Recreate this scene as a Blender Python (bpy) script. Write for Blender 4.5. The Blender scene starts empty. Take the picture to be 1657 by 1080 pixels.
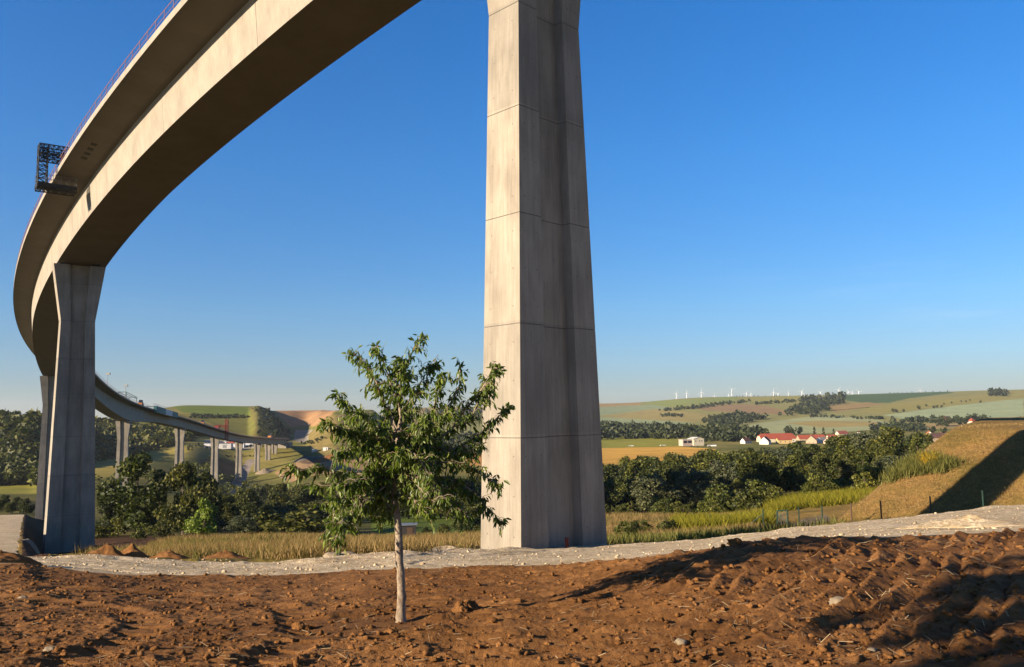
import bpy, math, random
import numpy as np
from mathutils import Vector

# ------------------------------------------------------------------ camera, sky, sun
SC = bpy.context.scene
COL = SC.collection
FPX, HV, ROLL = 1326.0, 675.0, math.radians(1.0)
PITCH = math.atan((HV - 540.0) / FPX)
cam_d = bpy.data.cameras.new('camera')
cam_d.sensor_width = 36.0
cam_d.lens = 28.8
cam_d.clip_start = 0.1
cam_d.clip_end = 40000.0
cam = bpy.data.objects.new('camera', cam_d)
COL.objects.link(cam)
from mathutils import Matrix
cam.matrix_world = (Matrix.Rotation(math.pi / 2 + PITCH, 4, 'X') @ Matrix.Rotation(-ROLL, 4, 'Z'))
SC.camera = cam

SUN_EL = math.radians(18.0)
SUN_DIR = Vector((-0.862 * math.cos(SUN_EL), -0.507 * math.cos(SUN_EL), math.sin(SUN_EL)))
SUN_ROT = math.atan2(SUN_DIR.x, SUN_DIR.y)
world = bpy.data.worlds.new('World')
SC.world = world
world.use_nodes = True
wn = world.node_tree
bg = wn.nodes['Background']
sky = wn.nodes.new('ShaderNodeTexSky')
sky.sky_type = 'NISHITA'
sky.sun_disc = False
sky.sun_elevation = SUN_EL
sky.sun_rotation = SUN_ROT
sky.altitude = 200.0
sky.air_density = 1.0
sky.dust_density = 0.15
sky.ozone_density = 3.0
# the clear evening sky is deeper in colour than the bare model, and the ramp dims it overhead to weaken the fill light
hsv = wn.nodes.new('ShaderNodeHueSaturation')
hsv.inputs['Saturation'].default_value = 1.32
hsv.inputs['Hue'].default_value = 0.505
wtc = wn.nodes.new('ShaderNodeTexCoord')
wsep = wn.nodes.new('ShaderNodeSeparateXYZ')
wrmp = wn.nodes.new('ShaderNodeValToRGB')
_st = [(0.0, (0.54, 0.58, 0.80)), (0.05, (0.62, 0.71, 0.95)), (0.13, (0.84, 0.99, 1.15)), (0.30, (0.97, 1.28, 1.45)), (0.46, (1.0, 1.38, 1.58)), (1.0, (0.18, 0.24, 0.34))]
_e = wrmp.color_ramp.elements
while len(_e) < len(_st):
    _e.new(0.5)
for _k, (_p, _c) in enumerate(_st):
    _e[_k].position = _p
    _e[_k].color = (_c[0], _c[1], _c[2], 1)
wmul = wn.nodes.new('ShaderNodeMix')
wmul.data_type = 'RGBA'
wmul.blend_type = 'MULTIPLY'
wmul.inputs[0].default_value = 1.0
wn.links.new(wtc.outputs['Generated'], wsep.inputs[0])
wn.links.new(wsep.outputs['Z'], wrmp.inputs[0])
wn.links.new(sky.outputs[0], hsv.inputs['Color'])
wn.links.new(hsv.outputs[0], wmul.inputs[6])
wn.links.new(wrmp.outputs[0], wmul.inputs[7])
# a few faint wisps of high cloud low over the right horizon
wmap = wn.nodes.new('ShaderNodeMapping')
wmap.inputs['Scale'].default_value = (5.0, 5.0, 55.0)
wmap.inputs['Rotation'].default_value = (0.03, 0.05, 0.0)
wn.links.new(wtc.outputs['Generated'], wmap.inputs['Vector'])
wnoi = wn.nodes.new('ShaderNodeTexNoise')
wnoi.inputs['Scale'].default_value = 1.0
wnoi.inputs['Detail'].default_value = 6.0
wn.links.new(wmap.outputs[0], wnoi.inputs['Vector'])
wcr = wn.nodes.new('ShaderNodeValToRGB')
wcr.color_ramp.elements[0].position = 0.58
wcr.color_ramp.elements[1].position = 0.80
wcr.color_ramp.elements[1].color = (0.11, 0.11, 0.11, 1)
wn.links.new(wnoi.outputs['Fac'], wcr.inputs[0])
wband = wn.nodes.new('ShaderNodeValToRGB')
for _k, (_p, _c) in enumerate([(0.03, 0), (0.09, 1), (0.20, 0)]):
    if _k > 1:
        wband.color_ramp.elements.new(_p)
    wband.color_ramp.elements[_k].position = _p
    wband.color_ramp.elements[_k].color = (_c, _c, _c, 1)
wn.links.new(wsep.outputs['Z'], wband.inputs[0])
wml = wn.nodes.new('ShaderNodeMath')
wml.operation = 'MULTIPLY'
wn.links.new(wcr.outputs[0], wml.inputs[0])
wn.links.new(wband.outputs[0], wml.inputs[1])
wcl = wn.nodes.new('ShaderNodeMix')
wcl.data_type = 'RGBA'
wx = wn.nodes.new('ShaderNodeMapRange')
wx.inputs['From Min'].default_value = 0.12
wx.inputs['From Max'].default_value = 0.34
wn.links.new(wsep.outputs['X'], wx.inputs['Value'])
wm2 = wn.nodes.new('ShaderNodeMath')
wm2.operation = 'MULTIPLY'
wn.links.new(wml.outputs[0], wm2.inputs[0])
wn.links.new(wx.outputs[0], wm2.inputs[1])
wn.links.new(wm2.outputs[0], wcl.inputs[0])
wn.links.new(wmul.outputs[2], wcl.inputs[6])
wcl.inputs[7].default_value = (9.0, 8.6, 8.6, 1)
wn.links.new(wcl.outputs[2], bg.inputs[0])
bg.inputs[1].default_value = 0.047
sun_d = bpy.data.lights.new('sun', 'SUN')
sun_d.energy = 5.0
sun_d.angle = math.radians(0.5)
sun_d.color = (1.0, 0.81, 0.59)
sun = bpy.data.objects.new('sun', sun_d)
sun.rotation_euler = SUN_DIR.to_track_quat('Z', 'Y').to_euler()
COL.objects.link(sun)
SC.view_settings.view_transform = 'Standard'
SC.view_settings.look = 'None'
SC.view_settings.exposure = 1.42
SC.view_settings.gamma = 1.0

random.seed(7)
RNG = np.random.default_rng(7)

# ------------------------------------------------------------------ photograph <-> place
cP, sP, cR, sR = math.cos(PITCH), math.sin(PITCH), math.cos(ROLL), math.sin(ROLL)

def at(u, v, Y):
    """point seen at pixel u, v of the 1657 px photograph, Y metres ahead"""
    du, dv = u - 828.5, v - 540.0
    a = (du * cR - dv * sR) / FPX
    b = -(du * sR + dv * cR) / FPX
    dy, dz = cP - b * sP, sP + b * cP
    t = Y / dy
    return a * t, Y, dz * t

def proj(x, y, z):
    d = y * cP + z * sP
    up = -y * sP + z * cP
    du, dv = FPX * x / d, -FPX * up / d
    return 828.5 + du * cR + dv * sR, 540.0 - du * sR + dv * cR

def xdir(u):
    """X per metre ahead for the column of pixels through u at the horizon"""
    v = HV - (u - 828.5) * math.tan(ROLL)
    return at(u, v, 1.0)[0]

# ------------------------------------------------------------------ numpy noise
def hash2(i, j, s):
    n = (i.astype(np.int64) * 374761393 + j.astype(np.int64) * 668265263 + s * 144269504) & 0xFFFFFFFF
    n = ((n ^ (n >> 13)) * 1274126177) & 0xFFFFFFFF
    n = (n ^ (n >> 16)) & 0xFFFFFFFF
    n = (n * 2246822519) & 0xFFFFFFFF
    return ((n ^ (n >> 15)) & 0xFFFFFF) / float(0xFFFFFF)

def vnoise(x, y, s=0):
    i, j = np.floor(x), np.floor(y)
    fx, fy = x - i, y - j
    fx, fy = fx * fx * (3 - 2 * fx), fy * fy * (3 - 2 * fy)
    a, b = hash2(i, j, s), hash2(i + 1, j, s)
    c, d = hash2(i, j + 1, s), hash2(i + 1, j + 1, s)
    return (a + (b - a) * fx) * (1 - fy) + (c + (d - c) * fx) * fy - 0.5

def fbm(x, y, s=0, n=4, g=0.5):
    t, a, f = 0.0, 1.0, 1.0
    for k in range(n):
        t = t + a * vnoise(x * f + 17.3 * k, y * f - 9.1 * k, s + k)
        a *= g
        f *= 2.03
    return t

def clods(x, y, scale, s, fill=0.7):
    """rounded lumps of random size scattered over the plane, height in units of scale"""
    x, y = x / scale, y / scale
    i0, j0 = np.floor(x), np.floor(y)
    h = np.zeros_like(x)
    for di in (-1, 0, 1):
        for dj in (-1, 0, 1):
            i, j = i0 + di, j0 + dj
            px = i + hash2(i, j, s)
            py = j + hash2(i, j, s + 1)
            r = hash2(i, j, s + 2)
            on = r < fill
            rad = 0.25 + 0.5 * hash2(i, j, s + 3)
            ang = hash2(i, j, s + 4) * 6.28
            ex, ey = x - px, y - py
            q = ex * np.cos(ang) + ey * np.sin(ang)
            w = -ex * np.sin(ang) + ey * np.cos(ang)
            d2 = (q * q * 1.0 + w * w * 1.9) / (rad * rad)
            hh = rad * np.sqrt(np.clip(1 - d2, 0, 1)) * 0.75
            h = np.maximum(h, np.where(on, hh, 0))
    return h

# ------------------------------------------------------------------ the lie of the land
# columns of the photograph: pixel column -> (metres ahead, pixel row of the ground there)
PROFILE = {
    -700: [(5, 1230), (7.4, 1085), (10, 1012), (14, 950), (18, 915), (30, 905), (60, 893), (150, 862), (300, 835), (500, 800), (560, 780), (650, 705), (720, 690), (1500, 690), (4000, 690), (12000, 692)],
    0: [(5, 1230), (7.4, 1083), (10, 1010), (14, 946), (18, 911), (24, 906), (30, 901), (45, 889), (70, 874), (100, 861), (150, 845), (200, 833), (240, 838), (300, 818), (400, 802), (500, 791), (530, 783), (580, 760), (650, 706), (720, 684), (900, 686), (1500, 688), (4000, 690), (12000, 692)],
    45: [(5, 1230), (7.4, 1083), (10, 1010), (14, 946), (18, 911), (24, 906), (30, 901), (45, 889), (70, 874), (100, 861), (150, 845), (200, 832), (240, 838), (300, 818), (400, 802), (500, 790), (530, 782), (580, 760), (650, 706), (720, 684), (900, 686), (1500, 688), (4000, 690), (12000, 692)],
    80: [(5, 1230), (7.4, 1084), (10, 1010), (14, 950), (18, 918), (24, 907), (30, 900), (45, 900), (80, 900), (115, 897), (140, 880), (170, 862), (200, 850), (240, 838), (300, 825), (400, 800), (500, 785), (600, 762), (680, 735), (760, 705), (850, 684), (1000, 684), (1500, 686), (4000, 688), (12000, 690)],
    150: [(5, 1230), (7.4, 1085), (10, 1010), (14, 955), (17.5, 925), (24, 909), (30, 898), (40, 899), (80, 894), (115, 888), (130, 879), (160, 864), (200, 853), (300, 830), (390, 796), (450, 785), (550, 768), (750, 742), (800, 727), (900, 698), (1000, 683), (1500, 683), (4000, 686), (12000, 689)],
    225: [(5, 1230), (7.4, 1085), (10, 1010), (14, 957), (17.5, 931), (24, 911), (30, 904), (38, 906), (50, 902), (80, 892), (110, 879), (140, 869), (180, 860), (300, 832), (390, 797), (550, 768), (780, 735), (880, 715), (1000, 688), (1150, 668), (1300, 666), (4000, 684), (12000, 688)],
    300: [(5, 1230), (7.4, 1085), (10, 1010), (14, 960), (18, 931), (25, 913), (30, 907), (36, 908), (50, 896), (70, 883), (100, 871), (120, 867), (160, 866), (250, 840), (400, 800), (600, 770), (700, 752), (800, 724), (900, 712), (960, 706), (1010, 690), (1120, 681), (1250, 668), (1420, 655.5), (1500, 657), (2000, 668), (4000, 682), (12000, 687)],
    400: [(5, 1230), (7.4, 1085), (10, 1008), (14, 958), (18, 931), (25, 916), (30, 909), (36, 910), (50, 894), (80, 874), (110, 868), (160, 868), (250, 848), (400, 812), (560, 795), (650, 786), (700, 784), (763, 767), (806, 748), (830, 737), (870, 722), (950, 712), (1000, 703), (1100, 690), (1200, 674), (1380, 657), (1450, 658), (2000, 668), (4000, 681), (12000, 686)],
    416: [(5, 1230), (7.4, 1085), (10, 1008), (14, 958), (18, 931), (25, 916), (30, 909), (36, 910), (50, 893), (80, 874), (110, 868), (160, 868), (250, 848), (400, 812), (560, 796), (650, 786), (700, 782), (763, 765), (806, 747), (830, 736), (870, 721), (950, 706), (1000, 695), (1100, 676), (1200, 660), (1320, 656.5), (1450, 658), (2000, 668), (4000, 681), (12000, 686)],
    440: [(5, 1230), (7.4, 1085), (10, 1008), (14, 958), (18, 930), (25, 915), (30, 909), (36, 909), (50, 892), (80, 873), (110, 868), (160, 868), (250, 848), (400, 812), (560, 796), (650, 785), (700, 780), (763, 762), (806, 745), (830, 735), (870, 722), (930, 714), (1000, 699), (1100, 682), (1200, 670), (1330, 665), (1500, 665), (2000, 669), (4000, 680), (12000, 686)],
    468: [(5, 1230), (7.4, 1085), (10, 1008), (14, 958), (18, 929), (25, 914), (30, 907), (36, 906), (50, 892), (80, 873), (110, 868), (160, 868), (250, 848), (400, 812), (560, 795), (650, 782), (700, 775), (763, 756), (806, 743), (830, 735), (870, 723), (940, 717), (1060, 708), (1150, 698), (1250, 684), (1350, 664.5), (1500, 665), (2000, 669), (4000, 680), (12000, 686)],
    492: [(5, 1230), (7.4, 1085), (10, 1008), (14, 958), (18, 928), (25, 913), (30, 905), (36, 904), (50, 891), (80, 873), (110, 868), (160, 868), (250, 848), (400, 811), (560, 792), (650, 775), (720, 762), (800, 742), (870, 724), (940, 717), (1060, 708), (1180, 697), (1280, 682), (1380, 664), (1500, 665), (2000, 669), (4000, 680), (12000, 686)],
    520: [(5, 1230), (7.4, 1085), (10, 1006), (14, 958), (18, 926), (25, 910), (30, 902), (36, 903), (50, 890), (80, 873), (110, 869), (160, 868), (250, 848), (400, 810), (560, 790), (650, 772), (720, 758), (800, 737), (870, 718), (940, 700), (1060, 686), (1180, 675), (1280, 664), (1380, 664), (1500, 665), (2000, 669), (4000, 680), (12000, 686)],
    545: [(5, 1230), (7.4, 1085), (10, 1005), (14, 957), (18, 925), (25, 908), (30, 900), (36, 902), (50, 890), (80, 874), (110, 869), (160, 868), (250, 848), (400, 810), (560, 788), (650, 770), (720, 755), (800, 732), (870, 710), (940, 690), (1060, 672), (1180, 664), (1280, 665), (1500, 666), (2000, 670), (4000, 679), (12000, 685)],
    600: [(5, 1230), (7.4, 1083), (10, 1004), (14, 950), (18, 923), (25, 907), (30, 898), (36, 900), (50, 889), (80, 876), (110, 870), (160, 868), (250, 848), (400, 808), (560, 786), (650, 770), (800, 736), (940, 702), (1060, 684), (1180, 668), (1290, 663), (1500, 664), (2000, 669), (4000, 678), (12000, 684)],
    648: [(5, 1230), (7.4, 1082), (10, 1003), (13, 958), (16, 932), (18, 921), (24, 906), (30, 896), (36, 899), (50, 888), (80, 877), (110, 870), (150, 864), (200, 850), (280, 836), (320, 834), (400, 805), (600, 768), (900, 738), (1200, 716), (1600, 702), (2200, 684), (3000, 668), (3600, 660), (4500, 664), (12000, 676)],
    770: [(5, 1230), (7.4, 1080), (10, 1000), (13, 952), (16, 925), (18, 917), (24, 904), (32, 893), (38, 891), (43, 892), (50, 886), (80, 872), (110, 866), (150, 862), (200, 850), (280, 836), (320, 834), (400, 806), (600, 768), (750, 740), (900, 728), (1200, 714), (1600, 700), (2200, 682), (3000, 665), (3600, 658), (4500, 662), (12000, 674)],
    880: [(5, 1230), (7.4, 1080), (10, 998), (13, 948), (16, 922), (17.5, 914), (22, 905), (30, 895), (36, 889), (45, 888), (52, 886), (65, 874), (80, 864), (110, 850), (140, 843), (180, 838), (250, 842), (350, 800), (500, 764), (640, 748), (1000, 714), (1300, 701), (1700, 688), (2200, 677), (3000, 661), (3600, 654), (4500, 658), (12000, 674)],
    1000: [(5, 1220), (7.4, 1080), (10, 987), (13, 925), (15, 906), (17, 901), (24, 897), (32, 890), (40, 884), (46, 885), (58, 876), (90, 852), (120, 836), (140, 833), (180, 832), (250, 835), (350, 797), (500, 761), (640, 745), (1080, 712), (1300, 700), (1700, 688), (2200, 676), (3000, 660), (3600, 652.5), (4500, 656), (12000, 672)],
    1150: [(5, 1210), (7.2, 1080), (10, 963), (12, 907), (13.5, 891), (14.5, 887), (16, 889), (22, 885), (30, 878), (40, 871), (48, 872), (60, 866), (90, 850), (115, 838), (150, 832), (200, 828), (350, 790), (500, 757), (700, 738), (1000, 712), (1300, 698), (1700, 685), (2200, 668), (3000, 650), (3600, 642.5), (4500, 648), (12000, 670)],
    1300: [(5, 1190), (7, 1080), (9, 985), (11, 925), (13, 881), (14, 868), (15.5, 872), (20, 868), (30, 859), (40, 852), (50, 855), (70, 845), (90, 832), (120, 815), (160, 800), (200, 795), (350, 780), (500, 752), (800, 725), (1000, 711), (1300, 697), (1800, 682), (2200, 666), (3000, 647), (3600, 640), (4500, 645), (12000, 668)],
    1450: [(5, 1190), (7, 1078), (9, 975), (11, 918), (13, 885), (15, 867), (17, 864), (22, 856), (30, 846), (42, 837), (52, 842), (90, 818), (120, 803), (160, 788), (200, 781), (350, 770), (500, 748), (800, 722), (1000, 709), (1300, 695), (1800, 680), (2200, 663), (3000, 644), (3600, 636), (4500, 642), (12000, 666)],
    1657: [(5, 1180), (7, 1070), (9, 965), (11, 915), (13, 885), (15.5, 859), (18, 855), (24, 844), (34, 828), (45, 817), (55, 824), (80, 815), (120, 800), (200, 785), (350, 765), (500, 745), (800, 721), (1200, 701), (2000, 667), (3000, 638), (3600, 630), (4500, 637), (12000, 662)],
    2300: [(5, 1150), (7, 1050), (9, 945), (11, 895), (13, 865), (15.5, 838), (18, 835), (24, 825), (34, 808), (45, 798), (55, 802), (80, 795), (120, 785), (200, 770), (350, 750), (500, 730), (800, 706), (1200, 688), (2000, 655), (3000, 626), (3600, 618), (4500, 625), (12000, 650)],
}
LD = np.linspace(math.log(0.8), math.log(12000.0), 1400)
cols_u = sorted(PROFILE)
cols_x = np.array([xdir(u) for u in cols_u])
tab = []
for u in cols_u:
    pts = PROFILE[u]
    ds = [0.8] + [p[0] for p in pts]
    zs = [-1.68] + [at(u, v, d)[2] for d, v in pts]
    tab.append(np.interp(LD, np.log(ds), zs))
tab = np.array(tab)
XT = np.linspace(cols_x[0], cols_x[-1], 900)
m = np.gradient(tab, cols_x, axis=0)
dlt = np.diff(tab, axis=0) / np.diff(cols_x)[:, None]
m[1:-1] = np.where(dlt[:-1] * dlt[1:] > 0, 2 * dlt[:-1] * dlt[1:] / (dlt[:-1] + dlt[1:] + 1e-12 * np.sign(dlt[:-1] + dlt[1:])), 0)
ii = np.clip(np.searchsorted(cols_x, XT) - 1, 0, len(cols_x) - 2)
hh = (cols_x[ii + 1] - cols_x[ii])[:, None]
tt = ((XT - cols_x[ii]) / hh[:, 0])[:, None]
TAB = ((2 * tt**3 - 3 * tt**2 + 1) * tab[ii] + (tt**3 - 2 * tt**2 + tt) * hh * m[ii]
       + (-2 * tt**3 + 3 * tt**2) * tab[ii + 1] + (tt**3 - tt**2) * hh * m[ii + 1])
ker = np.exp(-0.5 * (np.arange(-9, 10) / 3.0)**2)
ker /= ker.sum()
TAB = np.apply_along_axis(lambda r: np.convolve(np.pad(r, 9, 'edge'), ker, 'valid'), 1, TAB)

def base_z(x, y):
    x, y = np.asarray(x, float), np.asarray(y, float)
    r = np.hypot(x, y)
    q = np.where(y > 0, x / np.maximum(y, 1e-6), np.sign(x) * 9)
    qc = np.clip(q, XT[0], XT[-1])
    d = np.where((q >= XT[0]) & (q <= XT[-1]), y, r / np.sqrt(1 + qc * qc))
    fi = np.clip((qc - XT[0]) / (XT[-1] - XT[0]) * (len(XT) - 1), 0, len(XT) - 1.001)
    fj = np.clip((np.log(np.maximum(d, 0.8)) - LD[0]) / (LD[-1] - LD[0]) * (len(LD) - 1), 0, len(LD) - 1.001)
    i, j = fi.astype(int), fj.astype(int)
    a, b = fi - i, fj - j
    return ((TAB[i, j] * (1 - a) + TAB[i + 1, j] * a) * (1 - b) + (TAB[i, j + 1] * (1 - a) + TAB[i + 1, j + 1] * a) * b)

# embankment on the right: front slope, left flank, flat top
EA = np.array([23.3, 62.0])
EN1 = np.array([0.75, 0.66])            # up-slope direction of the front
EN2 = np.array([0.855, -0.518])           # up-slope direction of the left flank
def emb_z(x, y):
    f1 = ((x - EA[0]) * EN1[0] + (y - EA[1]) * EN1[1])
    f2 = ((x - EA[0]) * EN2[0] + (y - EA[1]) * EN2[1])
    z0 = -8.4
    a = z0 + 0.44 * f1
    b = z0 + 0.90 * f2
    t = -1.55 + 0.0 * x + 0.004 * (x - 40)
    k = 0.35
    mn = -k * np.logaddexp(np.logaddexp(-a / k, -b / k), -t / k)
    back = 5.0 - 0.55 * ((x - 70) * 0.2 + (y - 118))
    return np.minimum(mn, back)

def zt(x, y):
    b = base_z(x, y)
    e = emb_z(np.asarray(x, float), np.asarray(y, float))
    return np.where((np.asarray(y) > 30) & (np.asarray(x) > 15) & (np.asarray(y) < 200), np.maximum(b, e), b)

def zt1(x, y):
    return float(zt(np.array([x]), np.array([y]))[0])

def hit(u, v, dmin=5.0, dmax=11000.0):
    d = np.exp(np.linspace(math.log(dmin), math.log(dmax), 3000))
    x, y, z = at(u, v, d)
    g = zt(x, y)
    k = np.argmax(g >= z)
    if g[k] < z[k]:
        return None
    return Vector((float(x[k]), float(y[k]), float(g[k])))

def gp(u, d):
    x = xdir(u) * d
    return Vector((x, d, zt1(x, d)))

# ------------------------------------------------------------------ object helpers
def tag(o, label=None, cat=None, group=None, kind=None):
    for k, val in (('label', label), ('category', cat), ('group', group), ('kind', kind)):
        if val:
            o[k] = val
    return o

def empty(name, loc, rz=0.0, label=None, cat=None, group=None):
    o = bpy.data.objects.new(name, None)
    o.empty_display_size = 0.3
    o.location = loc
    o.rotation_euler = (0, 0, rz)
    COL.objects.link(o)
    return tag(o, label, cat, group)

def mesh_np(name, V, Q, mats, parent=None, smooth=False, midx=None):
    V = np.asarray(V, np.float32)
    Q = np.asarray(Q, np.int32)
    k = Q.shape[1]
    me = bpy.data.meshes.new(name)
    me.vertices.add(len(V))
    me.vertices.foreach_set('co', V.ravel())
    me.loops.add(Q.size)
    me.loops.foreach_set('vertex_index', Q.ravel())
    me.polygons.add(len(Q))
    me.polygons.foreach_set('loop_start', np.arange(len(Q), dtype=np.int32) * k)
    me.polygons.foreach_set('loop_total', np.full(len(Q), k, np.int32))
    if smooth:
        me.polygons.foreach_set('use_smooth', np.ones(len(Q), bool))
    if midx is not None:
        me.polygons.foreach_set('material_index', np.asarray(midx, np.int32))
    me.update(calc_edges=True)
    for mm in (mats if isinstance(mats, (list, tuple)) else [mats]):
        me.materials.append(mm)
    o = bpy.data.objects.new(name, me)
    COL.objects.link(o)
    if parent:
        o.parent = parent
    return o

class MB:
    def __init__(self):
        self.v, self.f, self.m, self.cur = [], [], [], 0
    def add(self, vs, fs):
        b = len(self.v)
        self.v += [tuple(p) for p in vs]
        self.f += [tuple(i + b for i in f) for f in fs]
        self.m += [self.cur] * len(fs)
    def box(self, c, s, rz=0.0, taper=1.0):
        cx, cy, cz = c
        hx, hy, hz = s[0] / 2, s[1] / 2, s[2] / 2
        ca, sa = math.cos(rz), math.sin(rz)
        vs = []
        for z in (-hz, hz):
            k = 1.0 if z < 0 else taper
            for x, y in ((-hx, -hy), (hx, -hy), (hx, hy), (-hx, hy)):
                x, y = x * k, y * k
                vs.append((cx + x * ca - y * sa, cy + x * sa + y * ca, cz + z))
        self.add(vs, [(3, 2, 1, 0), (4, 5, 6, 7), (0, 1, 5, 4), (1, 2, 6, 5), (2, 3, 7, 6), (3, 0, 4, 7)])
    def tube(self, pts, rad, n=6, cap=True):
        pts = [Vector(p) for p in pts]
        rs = rad if isinstance(rad, (list, tuple)) else [rad] * len(pts)
        rings = []
        ref = None
        for i, p in enumerate(pts):
            t = (pts[min(i + 1, len(pts) - 1)] - pts[max(i - 1, 0)])
            t = t.normalized() if t.length > 1e-9 else Vector((0, 0, 1))
            if ref is None:
                ref = Vector((1, 0, 0)) if abs(t.x) < 0.8 else Vector((0, 1, 0))
            s = (ref - t * ref.dot(t)).normalized()
            ref = s
            q = t.cross(s)
            rings.append([p + (s * math.cos(a) + q * math.sin(a)) * rs[i] for a in [2 * math.pi * k / n for k in range(n)]])
        vs = [p for r in rings for p in r]
        fs = []
        for i in range(len(rings) - 1):
            for k in range(n):
                a, b = i * n + k, i * n + (k + 1) % n
                fs.append((a, b, b + n, a + n))
        if cap:
            fs.append(tuple(range(n))[::-1])
            fs.append(tuple((len(rings) - 1) * n + k for k in range(n)))
        self.add(vs, fs)
    def bar(self, a, b, w):
        self.tube([a, b], w / 2, 4)
    def build(self, name, mats, parent=None, smooth=False):
        me = bpy.data.meshes.new(name)
        me.from_pydata(self.v, [], self.f)
        for mm in (mats if isinstance(mats, (list, tuple)) else [mats]):
            me.materials.append(mm)
        me.polygons.foreach_set('material_index', self.m)
        if smooth:
            me.polygons.foreach_set('use_smooth', [True] * len(self.f))
        me.update()
        o = bpy.data.objects.new(name, me)
        COL.objects.link(o)
        if parent:
            o.parent = parent
        return o

def copy_tree(o, parent=None):
    c = o.copy()
    COL.objects.link(c)
    c.parent = parent
    for ch in list(o.children):
        copy_tree(ch, c)
    return c

# ------------------------------------------------------------------ materials
def nmat(name, rough=0.9, spec=0.3):
    mt = bpy.data.materials.new(name)
    mt.use_nodes = True
    nt = mt.node_tree
    b = nt.nodes['Principled BSDF']
    b.inputs['Roughness'].default_value = rough
    b.inputs['Specular IOR Level'].default_value = spec
    return mt, nt, b

def rgb(c):
    return (c[0], c[1], c[2], 1.0)

def N(nt, t, **kw):
    n = nt.nodes.new(t)
    for k, val in kw.items():
        setattr(n, k, val)
    return n

def noise(nt, vec, scale, detail=4.0, rough=0.55, lac=2.0):
    n = N(nt, 'ShaderNodeTexNoise')
    n.inputs['Scale'].default_value = scale
    n.inputs['Detail'].default_value = detail
    n.inputs['Roughness'].default_value = rough
    n.inputs['Lacunarity'].default_value = lac
    if vec is not None:
        nt.links.new(vec, n.inputs['Vector'])
    return n.outputs['Fac']

def ramp(nt, fac, stops):
    r = N(nt, 'ShaderNodeValToRGB')
    e = r.color_ramp.elements
    while len(e) < len(stops):
        e.new(0.5)
    for k, (p, c) in enumerate(stops):
        e[k].position = p
        e[k].color = rgb(c) if len(c) == 3 else c
    nt.links.new(fac, r.inputs[0])
    return r.outputs[0]

def mix(nt, fac, a, b, mode='MIX'):
    mx = N(nt, 'ShaderNodeMix', data_type='RGBA', blend_type=mode)
    for s, val in ((mx.inputs[0], fac), (mx.inputs[6], a), (mx.inputs[7], b)):
        if hasattr(val, 'links') or hasattr(val, 'is_linked'):
            nt.links.new(val, s)
        elif isinstance(val, (tuple, list)):
            s.default_value = rgb(val)
        else:
            s.default_value = val
    return mx.outputs[2]

def coord(nt, which='Object', sc=None):
    tc = N(nt, 'ShaderNodeTexCoord')
    if sc is None:
        return tc.outputs[which]
    mp = N(nt, 'ShaderNodeMapping')
    mp.inputs['Scale'].default_value = sc
    nt.links.new(tc.outputs[which], mp.inputs['Vector'])
    return mp.outputs[0]

def bump(nt, b, h, dist, strength=1.0):
    bp = N(nt, 'ShaderNodeBump')
    bp.inputs['Distance'].default_value = dist
    bp.inputs['Strength'].default_value = strength
    nt.links.new(h, bp.inputs['Height'])
    nt.links.new(bp.outputs[0], b.inputs['Normal'])
    return bp

ALB = 0.72

def concrete(name, col, streak=True, dark=0.84):
    col = [k * ALB for k in col]
    mt, nt, b = nmat(name, 0.85, 0.25)
    o = coord(nt)
    big = noise(nt, o, 0.35, 5, 0.6)
    c = ramp(nt, big, [(0.3, [k * 0.86 for k in col]), (0.7, [k * 1.08 for k in col])])
    if streak:
        st = noise(nt, coord(nt, 'Object', (5.0, 5.0, 0.10)), 1.6, 4, 0.65)
        c = mix(nt, 0.85, c, ramp(nt, st, [(0.30, (dark,) * 3), (0.55, (1.0,) * 3)]), 'MULTIPLY')
        bd = noise(nt, coord(nt, 'Object', (16.0, 16.0, 0.03)), 1.0, 1, 0.5)
        c = mix(nt, 0.5, c, ramp(nt, bd, [(0.4, (0.88,) * 3), (0.6, (1.04,) * 3)]), 'MULTIPLY')
        bl = noise(nt, coord(nt, 'Object', (0.9, 0.9, 0.35)), 1.0, 3, 0.5)
        c = mix(nt, 0.8, c, ramp(nt, bl, [(0.35, (0.88,) * 3), (0.6, (1.04,) * 3)]), 'MULTIPLY')
        bump(nt, b, bd, 0.012, 0.6)
    if streak:
        sx = N(nt, 'ShaderNodeSeparateXYZ')
        nt.links.new(o, sx.inputs[0])
        dv = N(nt, 'ShaderNodeMath', operation='DIVIDE')
        nt.links.new(sx.outputs['Z'], dv.inputs[0])
        dv.inputs[1].default_value = 5.37
        fl = N(nt, 'ShaderNodeMath', operation='FLOOR')
        nt.links.new(dv.outputs[0], fl.inputs[0])
        wnz = N(nt, 'ShaderNodeTexWhiteNoise', noise_dimensions='1D')
        nt.links.new(fl.outputs[0], wnz.inputs['W'])
        if name.startswith('board'):
            c = mix(nt, 0.9, c, ramp(nt, wnz.outputs['Value'], [(0.0, (0.86, 0.87, 0.88)), (1.0, (1.05, 1.04, 1.02))]), 'MULTIPLY')
            pt = noise(nt, coord(nt, 'Object', (1.1, 1.1, 0.28)), 1.3, 5, 0.6)
            c = mix(nt, 0.9, c, ramp(nt, pt, [(0.38, (0.84, 0.83, 0.82)), (0.58, (1.03, 1.03, 1.03))]), 'MULTIPLY')
    fine = noise(nt, o, 14.0, 5, 0.7)
    c = mix(nt, 0.35, c, ramp(nt, fine, [(0.3, (0.8,) * 3), (0.6, (1.05,) * 3)]), 'MULTIPLY')
    nt.links.new(c, b.inputs['Base Color'])
    return mt

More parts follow.
